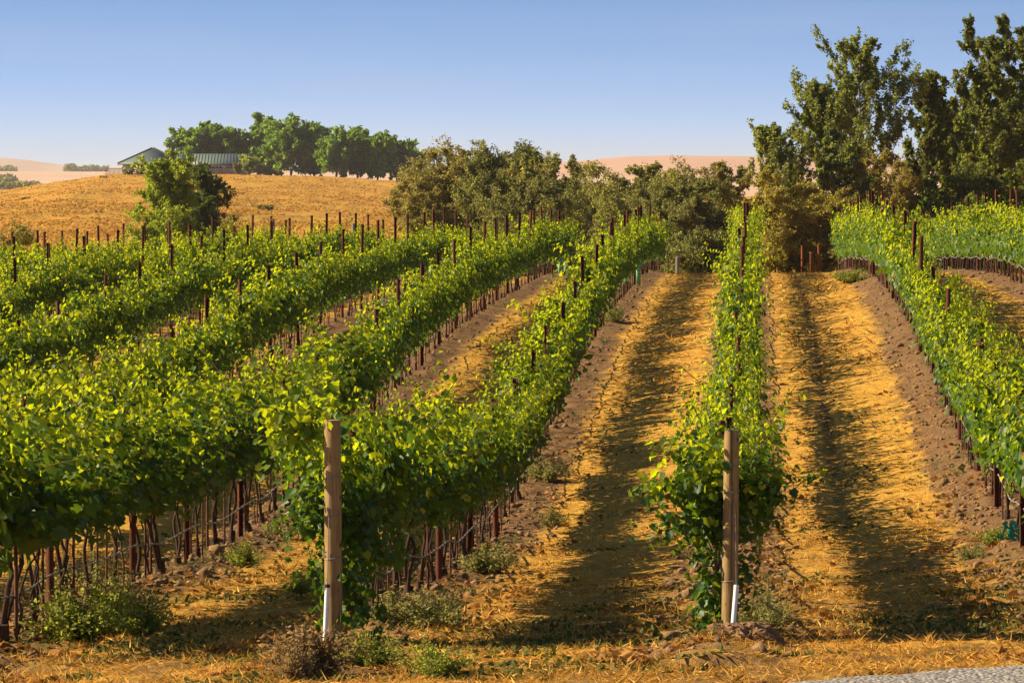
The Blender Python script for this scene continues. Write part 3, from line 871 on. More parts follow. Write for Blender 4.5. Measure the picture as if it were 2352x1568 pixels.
#PART3
# ---------------------------------------------------------------- trees
def tree_leaf(name, stops, trans, tmix=.3): return leaf_mat(name, stops, trans, tmix, .55, .25)
M['poplar_leaf'] = tree_leaf('poplar_leaf', [(0, (.040, .080, .034)), (.45, (.085, .125, .045)), (.8, (.14, .155, .05)), (.955, (.16, .14, .05)), (.965, (.50, .28, .16)), (1, (.50, .26, .16))], (.50, .56, .07), .48)
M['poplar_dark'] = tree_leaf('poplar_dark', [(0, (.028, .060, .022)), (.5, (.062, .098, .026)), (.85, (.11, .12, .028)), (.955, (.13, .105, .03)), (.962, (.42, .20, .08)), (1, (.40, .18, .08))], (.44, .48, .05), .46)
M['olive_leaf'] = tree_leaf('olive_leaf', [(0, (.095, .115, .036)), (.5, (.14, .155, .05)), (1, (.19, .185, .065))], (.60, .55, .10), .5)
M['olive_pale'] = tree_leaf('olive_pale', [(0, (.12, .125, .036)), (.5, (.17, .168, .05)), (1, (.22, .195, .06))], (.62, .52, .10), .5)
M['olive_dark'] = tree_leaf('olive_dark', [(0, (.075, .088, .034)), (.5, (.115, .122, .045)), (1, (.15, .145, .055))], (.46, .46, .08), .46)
M['brown_leaf'] = tree_leaf('brown_leaf', [(0, (.14, .12, .028)), (.5, (.20, .165, .04)), (1, (.25, .19, .05))], (.60, .48, .06), .42)
M['willow_leaf'] = tree_leaf('willow_leaf', [(0, (.11, .16, .02)), (.5, (.17, .22, .026)), (1, (.22, .25, .035))], (.64, .74, .05), .55)
M['golden_leaf'] = tree_leaf('golden_leaf', [(0, (.13, .125, .028)), (.5, (.20, .18, .04)), (1, (.28, .20, .05))], (.66, .56, .07), .5)
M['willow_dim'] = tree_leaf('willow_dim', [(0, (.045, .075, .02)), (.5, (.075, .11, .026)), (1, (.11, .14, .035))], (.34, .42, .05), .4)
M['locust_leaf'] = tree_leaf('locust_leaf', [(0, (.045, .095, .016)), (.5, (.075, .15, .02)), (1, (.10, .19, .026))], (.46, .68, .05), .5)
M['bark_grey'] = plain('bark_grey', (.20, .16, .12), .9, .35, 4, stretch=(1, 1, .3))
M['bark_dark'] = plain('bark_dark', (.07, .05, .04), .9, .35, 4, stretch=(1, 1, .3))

def wpt(px, py, Y): return ((px - CX) * Y / FPX, Y, EYE + (HY - py) * Y / FPX)
def make_tree(px, ytop, wpx, Y, leafm, bark, seed, kind='round', stems=1, nl=9000, ls=.17, f0=.15, lean=0.0, tr=.16, density=1.0, droop=0.0, wide_at=.5, hz=None):
    """returns root location, trunk mesh, crown mesh.  px,ytop = top of crown, wpx = crown width (2352-wide picture)"""
    rng = np.random.default_rng(seed)
    X = (px - CX) * Y / FPX; zt = EYE + (HY - ytop) * Y / FPX
    xb = X - lean
    zb = g1(xb, Y) if hz is None else hz
    H = zt - zb; Rr = wpx * Y / FPX / 2 * (1.2 if kind == 'poplar' else 1.2 if kind == 'round' and Y < 600 else 1.05)
    gt = Geo(); ends = []; w8 = []
    nl_limbs = {'poplar': 44, 'round': 32, 'willow': 36}[kind]
    for s in range(stems):
        a0 = rng.uniform(0, 6.28); off = 0 if stems == 1 else Rr * .32
        topf = 1.0 if s == 0 else rng.uniform(.72, .95)
        m = 10; t = np.linspace(0, 1, m)
        wob = np.cumsum(rng.normal(0, .012 * H, (m, 2)), 0) * t[:, None]
        tp = np.stack([lean * t + off * math.cos(a0) * t ** .8 + wob[:, 0], off * math.sin(a0) * t ** .8 + wob[:, 1], H * topf * t * .97], 1)
        tp[0, 2] = -.4
        gt.tube(tp, tr * (1 - t * .88) / (stems ** .4), 7)
        for q in range(max(6, nl_limbs // (1 if stems == 1 else 2))):
            f = f0 + (0.985 - f0) * ((q + rng.uniform(0, 1)) / max(6, nl_limbs // (1 if stems == 1 else 2)))
            base = np.array([np.interp(f, t, tp[:, k]) for k in range(3)])
            az = q * 2.4 + rng.uniform(-.5, .5) + a0
            if kind == 'poplar':
                prof = np.interp(f, [f0, wide_at, .85, 1], [.75, 1.0, .55, .12]); el = R(rng.uniform(38, 66)); curve = .35
            elif kind == 'willow':
                prof = np.interp(f, [f0, wide_at, .85, 1], [.9, 1.0, .6, .2]); el = R(rng.uniform(30, 60)); curve = .15
            else:
                prof = np.interp(f, [f0, wide_at, .85, 1], [.8, 1.0, .72, .3]); el = R(rng.uniform(5, 55)); curve = .25
            L = Rr * prof * rng.uniform(.62, 1.25)
            d = np.array([math.cos(az), math.sin(az), 0]); tt = np.linspace(0, 1, 6)[:, None]
            lp = base + d * L * tt * (1 if kind != 'poplar' else .95) + np.array([0, 0, 1]) * (math.tan(el) * L * .55 * tt + curve * L * tt ** 2 - droop * L * tt ** 3)
            lp += np.cumsum(rng.normal(0, .025 * L, (6, 3)), 0) * tt
            over = lp[:, 2] > H * 1.0
            lp[over, 2] = H * 1.0 - (lp[over, 2] - H) * .2
            gt.tube(lp, tr * .36 * (1 - f * .55) * (1 - tt[:, 0] * .8) / (stems ** .3), 5, 0, False)
            for b in range(9 if kind == 'poplar' else 9):
                u = rng.uniform(.15, 1.0)
                bp = np.array([np.interp(u, tt[:, 0], lp[:, k]) for k in range(3)])
                dd = d * rng.uniform(.1, .9) + rng.normal(0, .4 if kind == 'poplar' else .6, 3) + np.array([0, 0, 1.05 if kind == 'poplar' else .45 - droop])
                dd /= np.linalg.norm(dd)
                bl = max(.35, L * (rng.uniform(.20, .42) if kind == 'poplar' else rng.uniform(.25, .55)))
                e = bp + dd * bl
                gt.tube([bp, (bp + e) / 2 + rng.normal(0, .03 * bl, 3), e], [tr * .09, tr * .06, tr * .025], 3, 0, False)
                ends.append((bp, e)); w8.append(bl * .6)
                for c in range(3):
                    v = rng.uniform(.35, 1.0); q0 = bp + (e - bp) * v
                    d2 = dd * .6 + rng.normal(0, .5, 3) + np.array([0, 0, 1.0 if kind == 'poplar' else .15 - droop])
                    d2 /= np.linalg.norm(d2); e2 = q0 + d2 * bl * rng.uniform(.35, .8)
                    ends.append((q0, e2)); w8.append(bl * rng.uniform(.4, 1.0))
        # leader tip
        ends.append((tp[-3], tp[-1] + np.array([0, 0, .02 * H]))); w8.append(.5)
    w8 = np.array(w8) / np.sum(w8)
    B = np.array([e[0] for e in ends]); E = np.array([e[1] for e in ends])
    k_ = 4.6 if kind == 'poplar' else 5.4
    n = int(nl * density * (1.3 if kind == 'round' else 1) * (k_ if ls < .5 else 2.6)); ls = ls * ((.60 if kind == 'poplar' else .54) if ls < .5 else .72)
    pick = rng.choice(len(ends), n, p=w8)
    t = rng.uniform(0, 1.0, (n, 1)) ** .8
    sg = np.clip(np.linalg.norm(E - B, axis=1), .3, 2.2)[pick][:, None] * (.17 if kind == 'poplar' else .24)
    P = B[pick] * (1 - t) + E[pick] * t + np.clip(rng.normal(0, 1, (n, 3)), -1.7, 1.7) * sg * (1.15 - .6 * t) * np.array([1, 1, .9])
    P[:, 2] = np.maximum(P[:, 2], .1)
    cen = np.array([lean * .6, 0, H * .5])
    Nn = unit((P - cen) / np.array([Rr, Rr, H * .5])) * .5 + rng.normal(0, .6, (n, 3)) + np.array([0, 0, .35])
    Td = rng.normal(0, .6, (n, 3)) + np.array([0, 0, -.5 if kind != 'poplar' else .1])
    gl = Geo()
    leaves(gl, P, Nn, Td, rng.uniform(.65, 1.35, n) * ls, rng, SIMPLE if ls > .3 else SIMPLE, .18, 0)
    return (xb, Y, zb), gt.mesh('trunk', [bark], True), gl.mesh('crown', [leafm])
def tree(name, label, cat, group, *a, **k):
    loc, t, c = make_tree(*a, **k)
    root = empty(name, loc)
    link('trunk', t, root); link('crown', c, root)
    return tag(root, label, cat, group)
g_ = 'tall poplars at the right'
BG, BD = M['bark_grey'], M['bark_dark']
tree('poplar_tree', 'tall airy poplar with rounded blue green top, its trunk showing through gaps', 'tree', g_, 1985, 100, 215, 245, M['poplar_leaf'], BG, 11, 'poplar', 1, 8200, .17, .42, .0, .17, wide_at=.68)
tree('poplar_tree', 'slanting young poplar with a small lone crown left of the tall airy poplar', 'tree', g_, 1850, 188, 120, 240, M['poplar_leaf'], BG, 12, 'poplar', 1, 4200, .16, .62, -1.8, .10, wide_at=.8)
tree('poplar_tree', 'thin leaning poplar with sparse crown against the pink hill', 'tree', g_, 1785, 292, 125, 236, M['poplar_leaf'], BG, 13, 'poplar', 1, 3600, .16, .55, -1.6, .09, wide_at=.75)
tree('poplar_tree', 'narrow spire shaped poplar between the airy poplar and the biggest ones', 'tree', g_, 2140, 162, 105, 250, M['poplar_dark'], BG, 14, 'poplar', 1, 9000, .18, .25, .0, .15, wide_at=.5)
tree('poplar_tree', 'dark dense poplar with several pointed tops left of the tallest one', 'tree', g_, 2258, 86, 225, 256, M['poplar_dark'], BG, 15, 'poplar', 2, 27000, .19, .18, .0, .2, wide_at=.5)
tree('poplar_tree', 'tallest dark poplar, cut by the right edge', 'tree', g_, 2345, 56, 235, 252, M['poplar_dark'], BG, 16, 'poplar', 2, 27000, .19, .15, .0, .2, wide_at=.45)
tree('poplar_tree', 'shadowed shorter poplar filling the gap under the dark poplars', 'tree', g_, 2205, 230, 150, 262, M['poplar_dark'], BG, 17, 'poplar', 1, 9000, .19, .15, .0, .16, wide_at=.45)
g2 = 'bushy trees below the poplars'
tree('bushy_tree', 'green bushy tree at the foot of the tall airy poplar', 'tree', g2, 1905, 322, 150, 238, M['poplar_leaf'], BG, 21, 'round', 2, 10000, .17, .08, 0, .12)
tree('bushy_tree', 'brown tinged bushy tree right of the green one under the airy poplar', 'tree', g2, 2050, 345, 160, 236, M['brown_leaf'], BG, 22, 'round', 3, 9500, .16, .05, 0, .1)
tree('bushy_tree', 'golden brown sprawling bush behind the three brown pipes', 'tree', g2, 1815, 408, 160, 225, M['golden_leaf'], BG, 23, 'round', 3, 9500, .16, .03, 0, .09)
tree('bushy_tree', 'low olive brown bush between the golden bush and the right hand vine rows', 'tree', g2, 1945, 440, 150, 226, M['brown_leaf'], BD, 24, 'round', 3, 7000, .16, .03, 0, .08)
tree('bushy_tree', 'low dark bushy tree behind the right vine rows, left of the shaded trunks', 'tree', g2, 2150, 400, 180, 238, M['poplar_dark'], BD, 25, 'round', 2, 8500, .18, .05, 0, .1)
tree('bushy_tree', 'low dark bushy tree at the right edge under the tallest poplar', 'tree', g2, 2310, 395, 190, 240, M['poplar_dark'], BD, 26, 'round', 2, 8500, .18, .05, 0, .1)
g3 = 'olive green trees behind the crest'
tree('olive_tree', 'pale olive tree with forked trunk at the left end of the middle trees', 'tree', g3, 1020, 352, 190, 330, M['olive_pale'], BD, 31, 'round', 3, 12000, .21, .22, 0, .15)
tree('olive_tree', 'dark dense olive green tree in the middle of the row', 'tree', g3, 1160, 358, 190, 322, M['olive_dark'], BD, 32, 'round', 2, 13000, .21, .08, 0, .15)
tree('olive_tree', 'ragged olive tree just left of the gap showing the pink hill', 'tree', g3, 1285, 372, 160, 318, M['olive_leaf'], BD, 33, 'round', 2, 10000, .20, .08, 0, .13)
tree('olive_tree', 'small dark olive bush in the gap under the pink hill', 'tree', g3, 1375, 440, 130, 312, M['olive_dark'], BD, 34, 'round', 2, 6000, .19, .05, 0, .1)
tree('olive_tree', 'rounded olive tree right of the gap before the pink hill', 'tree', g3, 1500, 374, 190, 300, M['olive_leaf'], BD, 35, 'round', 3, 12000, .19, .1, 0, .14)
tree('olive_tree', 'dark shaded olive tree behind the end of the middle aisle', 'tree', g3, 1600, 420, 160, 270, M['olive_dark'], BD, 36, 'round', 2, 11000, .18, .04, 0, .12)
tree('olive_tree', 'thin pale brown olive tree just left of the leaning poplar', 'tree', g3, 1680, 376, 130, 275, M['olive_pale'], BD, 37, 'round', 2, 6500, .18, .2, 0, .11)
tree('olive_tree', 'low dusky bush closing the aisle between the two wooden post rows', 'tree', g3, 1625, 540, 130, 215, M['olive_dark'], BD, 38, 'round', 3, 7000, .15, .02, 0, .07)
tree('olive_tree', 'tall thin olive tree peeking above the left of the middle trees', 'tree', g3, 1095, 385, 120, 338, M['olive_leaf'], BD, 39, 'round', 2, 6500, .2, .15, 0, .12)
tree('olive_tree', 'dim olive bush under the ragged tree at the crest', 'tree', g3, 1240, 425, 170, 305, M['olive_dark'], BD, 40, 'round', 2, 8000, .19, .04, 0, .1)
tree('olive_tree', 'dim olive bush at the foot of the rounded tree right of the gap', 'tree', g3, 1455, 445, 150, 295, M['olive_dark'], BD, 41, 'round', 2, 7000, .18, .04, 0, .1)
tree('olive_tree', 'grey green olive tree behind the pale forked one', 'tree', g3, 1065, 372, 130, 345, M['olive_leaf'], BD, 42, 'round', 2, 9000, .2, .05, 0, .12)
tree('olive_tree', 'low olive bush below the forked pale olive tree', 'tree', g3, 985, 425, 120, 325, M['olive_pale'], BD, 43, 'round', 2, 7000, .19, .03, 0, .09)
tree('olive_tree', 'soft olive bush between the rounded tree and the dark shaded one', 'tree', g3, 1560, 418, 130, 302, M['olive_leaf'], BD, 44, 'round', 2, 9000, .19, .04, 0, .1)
tree('willow_tree', 'feathery bright green tree standing before the house on the hill', 'tree', 'trees below the house', 380, 350, 140, 330, M['willow_leaf'], BG, 51, 'willow', 4, 15000, .19, .02, 0, .13, wide_at=.22)
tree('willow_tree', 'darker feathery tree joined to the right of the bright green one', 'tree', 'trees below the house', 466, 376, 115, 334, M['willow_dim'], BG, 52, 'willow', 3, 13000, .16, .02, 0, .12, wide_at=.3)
tree('wild_shrub', 'dusty low shrub at the left edge behind the vines', 'shrub', 'shrubs on the slope', 30, 520, 95, 210, M['olive_pale'], BD, 53, 'round', 3, 4000, .12, .02, 0, .05)
tree('wild_shrub', 'dead looking grey brown shrub right of the feathery trees', 'shrub', 'shrubs on the slope', 530, 492, 60, 300, M['brown_leaf'], BD, 54, 'round', 3, 1500, .12, .05, 0, .06)
# trees behind the house: about twelve hundred metres away
g4 = 'grove beside the house on the hill'
hill_trees = [(432, 300, 66, 1236, 'small rounded tree directly behind the house roof ridge'), (497, 290, 72, 1240, 'tree with two tufts behind the long barn roof, left part'), (548, 302, 62, 1238, 'darker tree behind the right end of the barn roof'),
    (607, 269, 70, 1236, 'tallest tree of the hill grove, with a tufted top'), (668, 279, 105, 1228, 'broad bright green tree in the middle of the hill grove'), (722, 296, 70, 1232, 'tree tucked right of the broad bright one in the grove'),
    (772, 305, 80, 1220, 'lower light green tree at the front of the hill grove'), (822, 300, 72, 1226, 'rounded tree right of the front light green one in the grove'), (868, 315, 74, 1222, 'tree near the right end of the grove, before the dark ones'),
    (912, 328, 70, 1230, 'dark tree second from the right end of the grove'), (948, 345, 50, 1234, 'dark low tree ending the grove at the right')]
for q, (px, yt, w, Y, lab) in enumerate(hill_trees):
    tree('locust_tree', lab, 'tree', g4, px, yt, w, Y, M['locust_leaf'], BD, 60 + q, 'round', 3, 5200, .8, .12, 0, .3, wide_at=.5)
tree('yard_tree', 'small yellow green tree at the right end of the barn', 'tree', 'yard plants round the house', 572, 362, 34, 1192, M['willow_leaf'], BD, 81, 'round', 2, 900, .55, .2, 0, .15)
tree('yard_conifer', 'small dark conifer before the barn doors', 'tree', 'yard plants round the house', 545, 378, 15, 1190, M['olive_dark'], BD, 82, 'poplar', 1, 500, .5, .05, 0, .12)
for q, (px, yt, w, lab) in enumerate([(296, 391, 22, 'low dark bush under the house windows'), (325, 390, 20, 'low bush right of the house door'), (432, 380, 30, 'bush at the near corner of the barn'), (615, 393, 18, 'low round bush between the barn and the grove'), (640, 396, 14, 'tiny bush at the left foot of the grove'), (600, 375, 26, 'dark shrub left of the grove trunks')]):
    tree('yard_shrub', lab, 'shrub', 'yard plants round the house', px, yt, w, 1191, M['olive_dark'], BD, 90 + q, 'round', 2, 350, .5, .03, 0, .08)
# hillside brush
rg = random.Random(3)
SHR = [make_tree(1176, 400, 30, 700, M['olive_pale'], BD, 120 + q, 'round', 3, 700, .38, .02, 0, .06, hz=EYE + 15 * 700 / FPX - 1.5)[1:] for q in range(3)]
for q, (px, py) in enumerate([(238, 412), (60, 462), (895, 470), (610, 488)]):
    Ys = np.linspace(450, 1190, 400); Xs = (px - CX) * Ys / FPX
    yy = HY + (EYE - G(Xs, Ys)) * FPX / Ys
    k = int(np.argmin(np.abs(yy - py)))
    root = empty('hill_shrub', (Xs[k], Ys[k], float(G(Xs[k:k + 1], Ys[k:k + 1])[0]) - .1), rg.uniform(0, 6))
    s = rg.uniform(.45, .8); root.scale = (s * 1.1, s, s * rg.uniform(.6, .9))
    t, c = SHR[q % 3]
    link('trunk', t, root); link('crown', c, root)
    tag(root, 'small olive shrub dotted on the golden hillside', 'shrub', 'shrubs dotted on the golden hill')
# far tree belts on the plain
def belt(name, label, x0, x1, yb, Y, h, seed):
    rng = np.random.default_rng(seed); n = 1400
    px = rng.uniform(x0, x1, n); X = (px - CX) * Y / FPX
    zb = EYE + (HY - yb) * Y / FPX
    prof = h * (.45 + .9 * np.clip(fbm(px * .06, px * 0, seed, 2) + .4, 0, 1))
    P = np.stack([X, Y + rng.uniform(-25, 25, n), zb + rng.uniform(-.1, 1, n) * prof], 1)
    g = Geo(); leaves(g, P, rng.normal(0, .7, (n, 3)) + np.array([0, -.6, .4]), rng.normal(0, 1, (n, 3)), rng.uniform(1.6, 3.4, n), rng)
    tag(link(name, g.mesh(name, [M['olive_dark']])), label, 'woodland', kind='stuff')
belt('far_woodland', 'blue hazy tree belt at the foot of the pale ridge, far left', 150, 246, 391, 5900, 6.0, 1)
belt('far_woodland', 'faint blue woodland at the left edge below the ridge', -90, 36, 393, 5950, 8.0, 2)
belt('far_woodland', 'blue green valley woodland at the left edge below the pink field', -160, 88, 430, 2600, 2.6, 3)
belt('far_woodland', 'thin blue valley trees at the left edge above the golden hill', -160, 30, 413, 3600, 2.6, 4)

# ---------------------------------------------------------------- house on the hill
M['house_wall'] = plain('house_wall', (.70, .58, .44), .85, .06, .8)
M['barn_wall'] = plain('barn_wall', (.42, .36, .33), .85, .08, .8)
M['trim'] = plain('white_trim', (.75, .72, .66), .6, .05, 2)
M['dark_trim'] = plain('dark_fascia', (.05, .05, .05), .6, .1, 2)
M['glass'] = plain('window_glass', (.03, .035, .04), .12, .1, 2, spec=.6)
M['rail'] = plain('deck_wood', (.09, .06, .05), .8, .2, 2)
def metal_roof():
    m, n, out = new_mat('green_metal_roof')
    p = N(n, 'ShaderNodeBsdfPrincipled'); p.inputs['Base Color'].default_value = (.125, .175, .145, 1)
    p.inputs['Roughness'].default_value = .45
    n.links.new(p.outputs[0], out.inputs[0]); return m
M['roof'] = metal_roof()
HYd = 1205.0
sc_ = HYd / FPX
hx = lambda px: (px - CX) * sc_
hz_ = lambda py: EYE + (HY - py) * sc_
hb = min(g1(hx(300), HYd), g1(hx(500), HYd)) - .3
root = empty('house', (hx(350), HYd, hb))
o0 = np.array(root.location)
def hpart(name, g, mat, parent, lab=None, smooth=False):
    for q in range(len(g.V)): g.V[q] = g.V[q] - o0
    o = link(name, g.mesh(name, [M[mat]], smooth), parent)
    if lab: o['label'] = lab
    return o
def sub(name, g, mat, parent):
    for q in range(len(g.V)): g.V[q] = g.V[q] - o0
    return link(name, g.mesh(name, [M[mat]]), parent)
ze, zr = hz_(375.5), hz_(340)
zw, zwr = hz_(377), hz_(353.5)
yf = HYd - 6
g = Geo(); g.box(hx(287), hx(425), yf, yf + 12, hb - .6, ze - .05)
w_house = hpart('wall', g, 'house_wall', root)
g = Geo(); g.box(hx(425) + .01, hx(574), yf + 1.5, yf + 11, hb - .6, zw - .05)
w_barn = hpart('wall', g, 'barn_wall', root, 'grey brown garage wall with dark doors')
def seams(g, a, b, c, d, n, r=.07):
    for q in range(1, n):
        t = q / n
        p = np.array(a) * (1 - t) + np.array(b) * t; e = np.array(d) * (1 - t) + np.array(c) * t
        g.tube([p + np.array([0, 0, .05]), e + np.array([0, 0, .05])], r, 4, 0, False)
def slab(g, a, b, c, d, t=.18):
    top = [np.array(v, float) for v in (a, b, c, d)]; bot = [v - np.array([0, 0, t]) for v in top]
    g.block(np.array(top + bot), 4, [0,1,2,3, 7,6,5,4, 0,4,5,1, 1,5,6,2, 2,6,7,3, 3,7,4,0])
# hipped pavilion
xl, xr, xa, xb_ = hx(276), hx(424), hx(350), hx(354)
y0h, y1h, ym = yf - 1.0, yf + 13.0, yf + 5.5
g = Geo()
slab(g, (xl, y0h, ze), (xr, y0h, ze), (xb_, ym, zr), (xa, ym, zr))
slab(g, (xl, y1h, ze), (xl, y0h, ze), (xa, ym, zr), (xa - .01, ym, zr))
slab(g, (xr, y0h, ze), (xr, y1h, ze), (xb_ + .01, ym, zr), (xb_, ym, zr))
slab(g, (xr, y1h, ze), (xl, y1h, ze), (xa, ym, zr), (xb_, ym, zr))
rf = hpart('roof', g, 'roof', root, 'hipped green metal roof')
g = Geo()
for c0 in ((xl, y0h, ze), (xr, y0h, ze), (xl, y1h, ze), (xr, y1h, ze)):
    ap = (xa if c0[0] == xl else xb_, ym, zr + .05)
    g.tube([(c0[0], c0[1], ze + .05), ap], .14, 5)
sub('ridge_cap', g, 'dark_trim', rf)
g = Geo(); g.box(xl - .05, xr + .05, y0h - .1, y0h - .02, ze - .38, ze - .12)
sub('fascia', g, 'dark_trim', rf)
# lower connecting ridge and long wing
for (xa1, xb1, zrr, zee, ya, yb) in [(hx(380), hx(440), hz_(352), hz_(377), yf + .2, yf + 11.6), (hx(437), hx(579), zwr, zw, yf + .6, yf + 12)]:
    g = Geo(); yq = (ya + yb) / 2
    slab(g, (xa1, ya, zee), (xb1, ya, zee), (xb1, yq, zrr), (xa1, yq, zrr))
    slab(g, (xb1, yb, zee), (xa1, yb, zee), (xa1, yq, zrr), (xb1, yq, zrr))
    seams(g, (xa1, ya, zee), (xb1, ya, zee), (xb1, yq, zrr), (xa1, yq, zrr), 6 if xb1 < hx(450) else 20)
    rr = hpart('roof', g, 'roof', root, 'long ribbed green metal roof' if xb1 > hx(450) else 'short green metal roof joining the two wings')
    g = Geo(); g.box(xa1, xb1, ya - .1, ya - .02, zee - .4, zee - .12); sub('fascia', g, 'dark_trim', rr)
g = Geo(); g.face([(hx(574), yf + 1.5, zw - .06), (hx(574), yf + 11, zw - .06), (hx(574), yf + 6.2, zwr - .3)]); sub('gable', g, 'barn_wall', w_barn)
def window(px0, px1, py0, py1, y, parent, glass='glass'):
    g = Geo(); x0, x1, z0, z1 = hx(px0), hx(px1), hz_(py1), hz_(py0); t = .14
    g.box(x0 - t, x0, y - .10, y - .01, z0 - t, z1 + t); g.box(x1, x1 + t, y - .10, y - .01, z0 - t, z1 + t)
    g.box(x0, x1, y - .10, y - .01, z1, z1 + t); g.box(x0, x1, y - .10, y - .01, z0 - t, z0)
    w = hpart('window', g, 'trim', parent)
    g = Geo(); g.box(x0, x1, y - .05, y - .02, z0, z1); sub('pane', g, glass, w)
window(305, 312, 381, 394, yf, root); window(323, 336, 380, 393, yf, root); window(396, 410, 381, 392, yf, root)
def door(px0, px1, py0, py1, y, mat, nm='door'):
    g = Geo(); g.box(hx(px0), hx(px1), y - .09, y - .01, hz_(py1), hz_(py0)); d = hpart(nm, g, mat, root)
    g = Geo(); g.tube([(hx(px1) - .25, y - .14, hz_(py1) + .9), (hx(px1) - .25, y - .14, hz_(py1) + 1.1)], .05, 5); sub('handle', g, 'dark_trim', d); return d
door(294, 300, 381, 399, yf, 'trim'); door(342, 347, 380, 399, yf, 'trim')
for a, b in [(447, 473), (482, 514), (522, 552)]:
    g = Geo(); y = yf + 1.5
    g.box(hx(a), hx(b), y - .08, y - .01, hb - .2, hz_(381.5)); d = hpart('garage_door', g, 'barn_wall', root)
    g = Geo()
    for q in range(4):
        t0 = a + (b - a) * (q + .15) / 4; t1 = a + (b - a) * (q + .85) / 4
        g.box(hx(t0), hx(t1), y - .12, y - .085, hz_(386.5), hz_(384))
    sub('pane', g, 'glass', d)
g = Geo(); g.box(hx(392), hx(398), ym + 1, ym + 2.2, zr - 2.6, zr + .1); hpart('chimney', g, 'dark_trim', root)
g = Geo(); g.box(hx(248), hx(287) - .02, yf - .5, yf + 8, hb + .2, hb + .5); dk = hpart('deck', g, 'rail', root)
g = Geo(); zt = hb + 1.75
g.box(hx(248), hx(287) - .02, yf - .5, yf - .38, zt, zt + .12)
for q in range(14):
    x = hx(248) + (hx(286) - hx(248)) * q / 13
    g.box(x - .05, x + .05, yf - .49, yf - .39, hb - 1.0 if q % 4 == 0 else hb + .5, zt)
sub('railing', g, 'rail', dk)
tag(root, 'low house with green metal roofs and long garage wing on the hilltop', 'house')

# ---------------------------------------------------------------- weeds
M['weed_green'] = leaf_mat('weed_green', [(0, (.13, .16, .032)), (.5, (.20, .23, .048)), (1, (.27, .28, .07))], (.55, .60, .07), .48, .6, .2)
M['under_green'] = leaf_mat('under_green', [(0, (.05, .075, .016)), (.5, (.10, .12, .026)), (1, (.18, .17, .045))], (.22, .24, .03), .3, .6, .2)
M['weed_grey'] = leaf_mat('weed_grey', [(0, (.18, .18, .075)), (.5, (.26, .25, .10)), (1, (.34, .31, .13))], (.52, .50, .14), .46, .7, .15)
M['weed_dry'] = leaf_mat('weed_dry', [(0, (.22, .145, .06)), (.5, (.33, .22, .10)), (1, (.42, .30, .14))], (.45, .3, .11), .4, .7, .15)
def weed_mesh(seed, r, h, mat, n=60, up=.7):
    rng = np.random.default_rng(seed); gs = Geo(); gl = Geo()
    for s in range(n):
        az = rng.uniform(0, 6.28); az += .5 * math.sin(2 * az + seed); sp = rng.uniform(0, 1.25) ** .7; L = rng.uniform(.3, 1.15)
        t = np.linspace(0, 1, 7)[:, None]
        d = np.array([math.cos(az), math.sin(az), 0])
        p = d * r * sp * t * L + np.array([0, 0, 1]) * h * L * (up * t + (1 - up) * t ** 2) * (1.05 - .45 * sp ** 2) + rng.normal(0, .008, (7, 3))
        gs.tube(p, .003, 3, 0, False)
        k = 46; tt = rng.uniform(.2, 1.0, k)
        q = np.stack([np.interp(tt, t[:, 0], p[:, c]) for c in range(3)], 1) + rng.normal(0, .022, (k, 3))
        q[:, 2] = np.maximum(q[:, 2], .005)
        leaves(gl, q, rng.normal(0, .6, (k, 3)) + np.array([0, 0, .4]), rng.normal(0, .5, (k, 3)) + d * .5 + np.array([0, 0, .6]), rng.uniform(.018, .042, k), rng, BLADE, .2)
    return gs.mesh('stem', [M['vine_shoot']]), gl.mesh('leaves', [mat])
WEED = {'green': [weed_mesh(1, .30, .36, M['weed_green'], 80), weed_mesh(2, .30, .30, M['weed_green'], 70)],
        'grey': [weed_mesh(3, .28, .34, M['weed_grey'], 60), weed_mesh(4, .30, .26, M['weed_grey'], 55)],
        'dry': [weed_mesh(5, .28, .36, M['weed_dry'], 75, .8)],
        'tall': [weed_mesh(6, .22, .62, M['weed_grey'], 26, .9)]}
def hit(px, py):
    Ys = np.linspace(36, 170, 2700); Xs = (px - CX) * Ys / FPX
    yy = HY + (EYE - G(Xs, Ys)) * FPX / Ys
    k = int(np.argmax(yy < py)); return Xs[k], Ys[k]
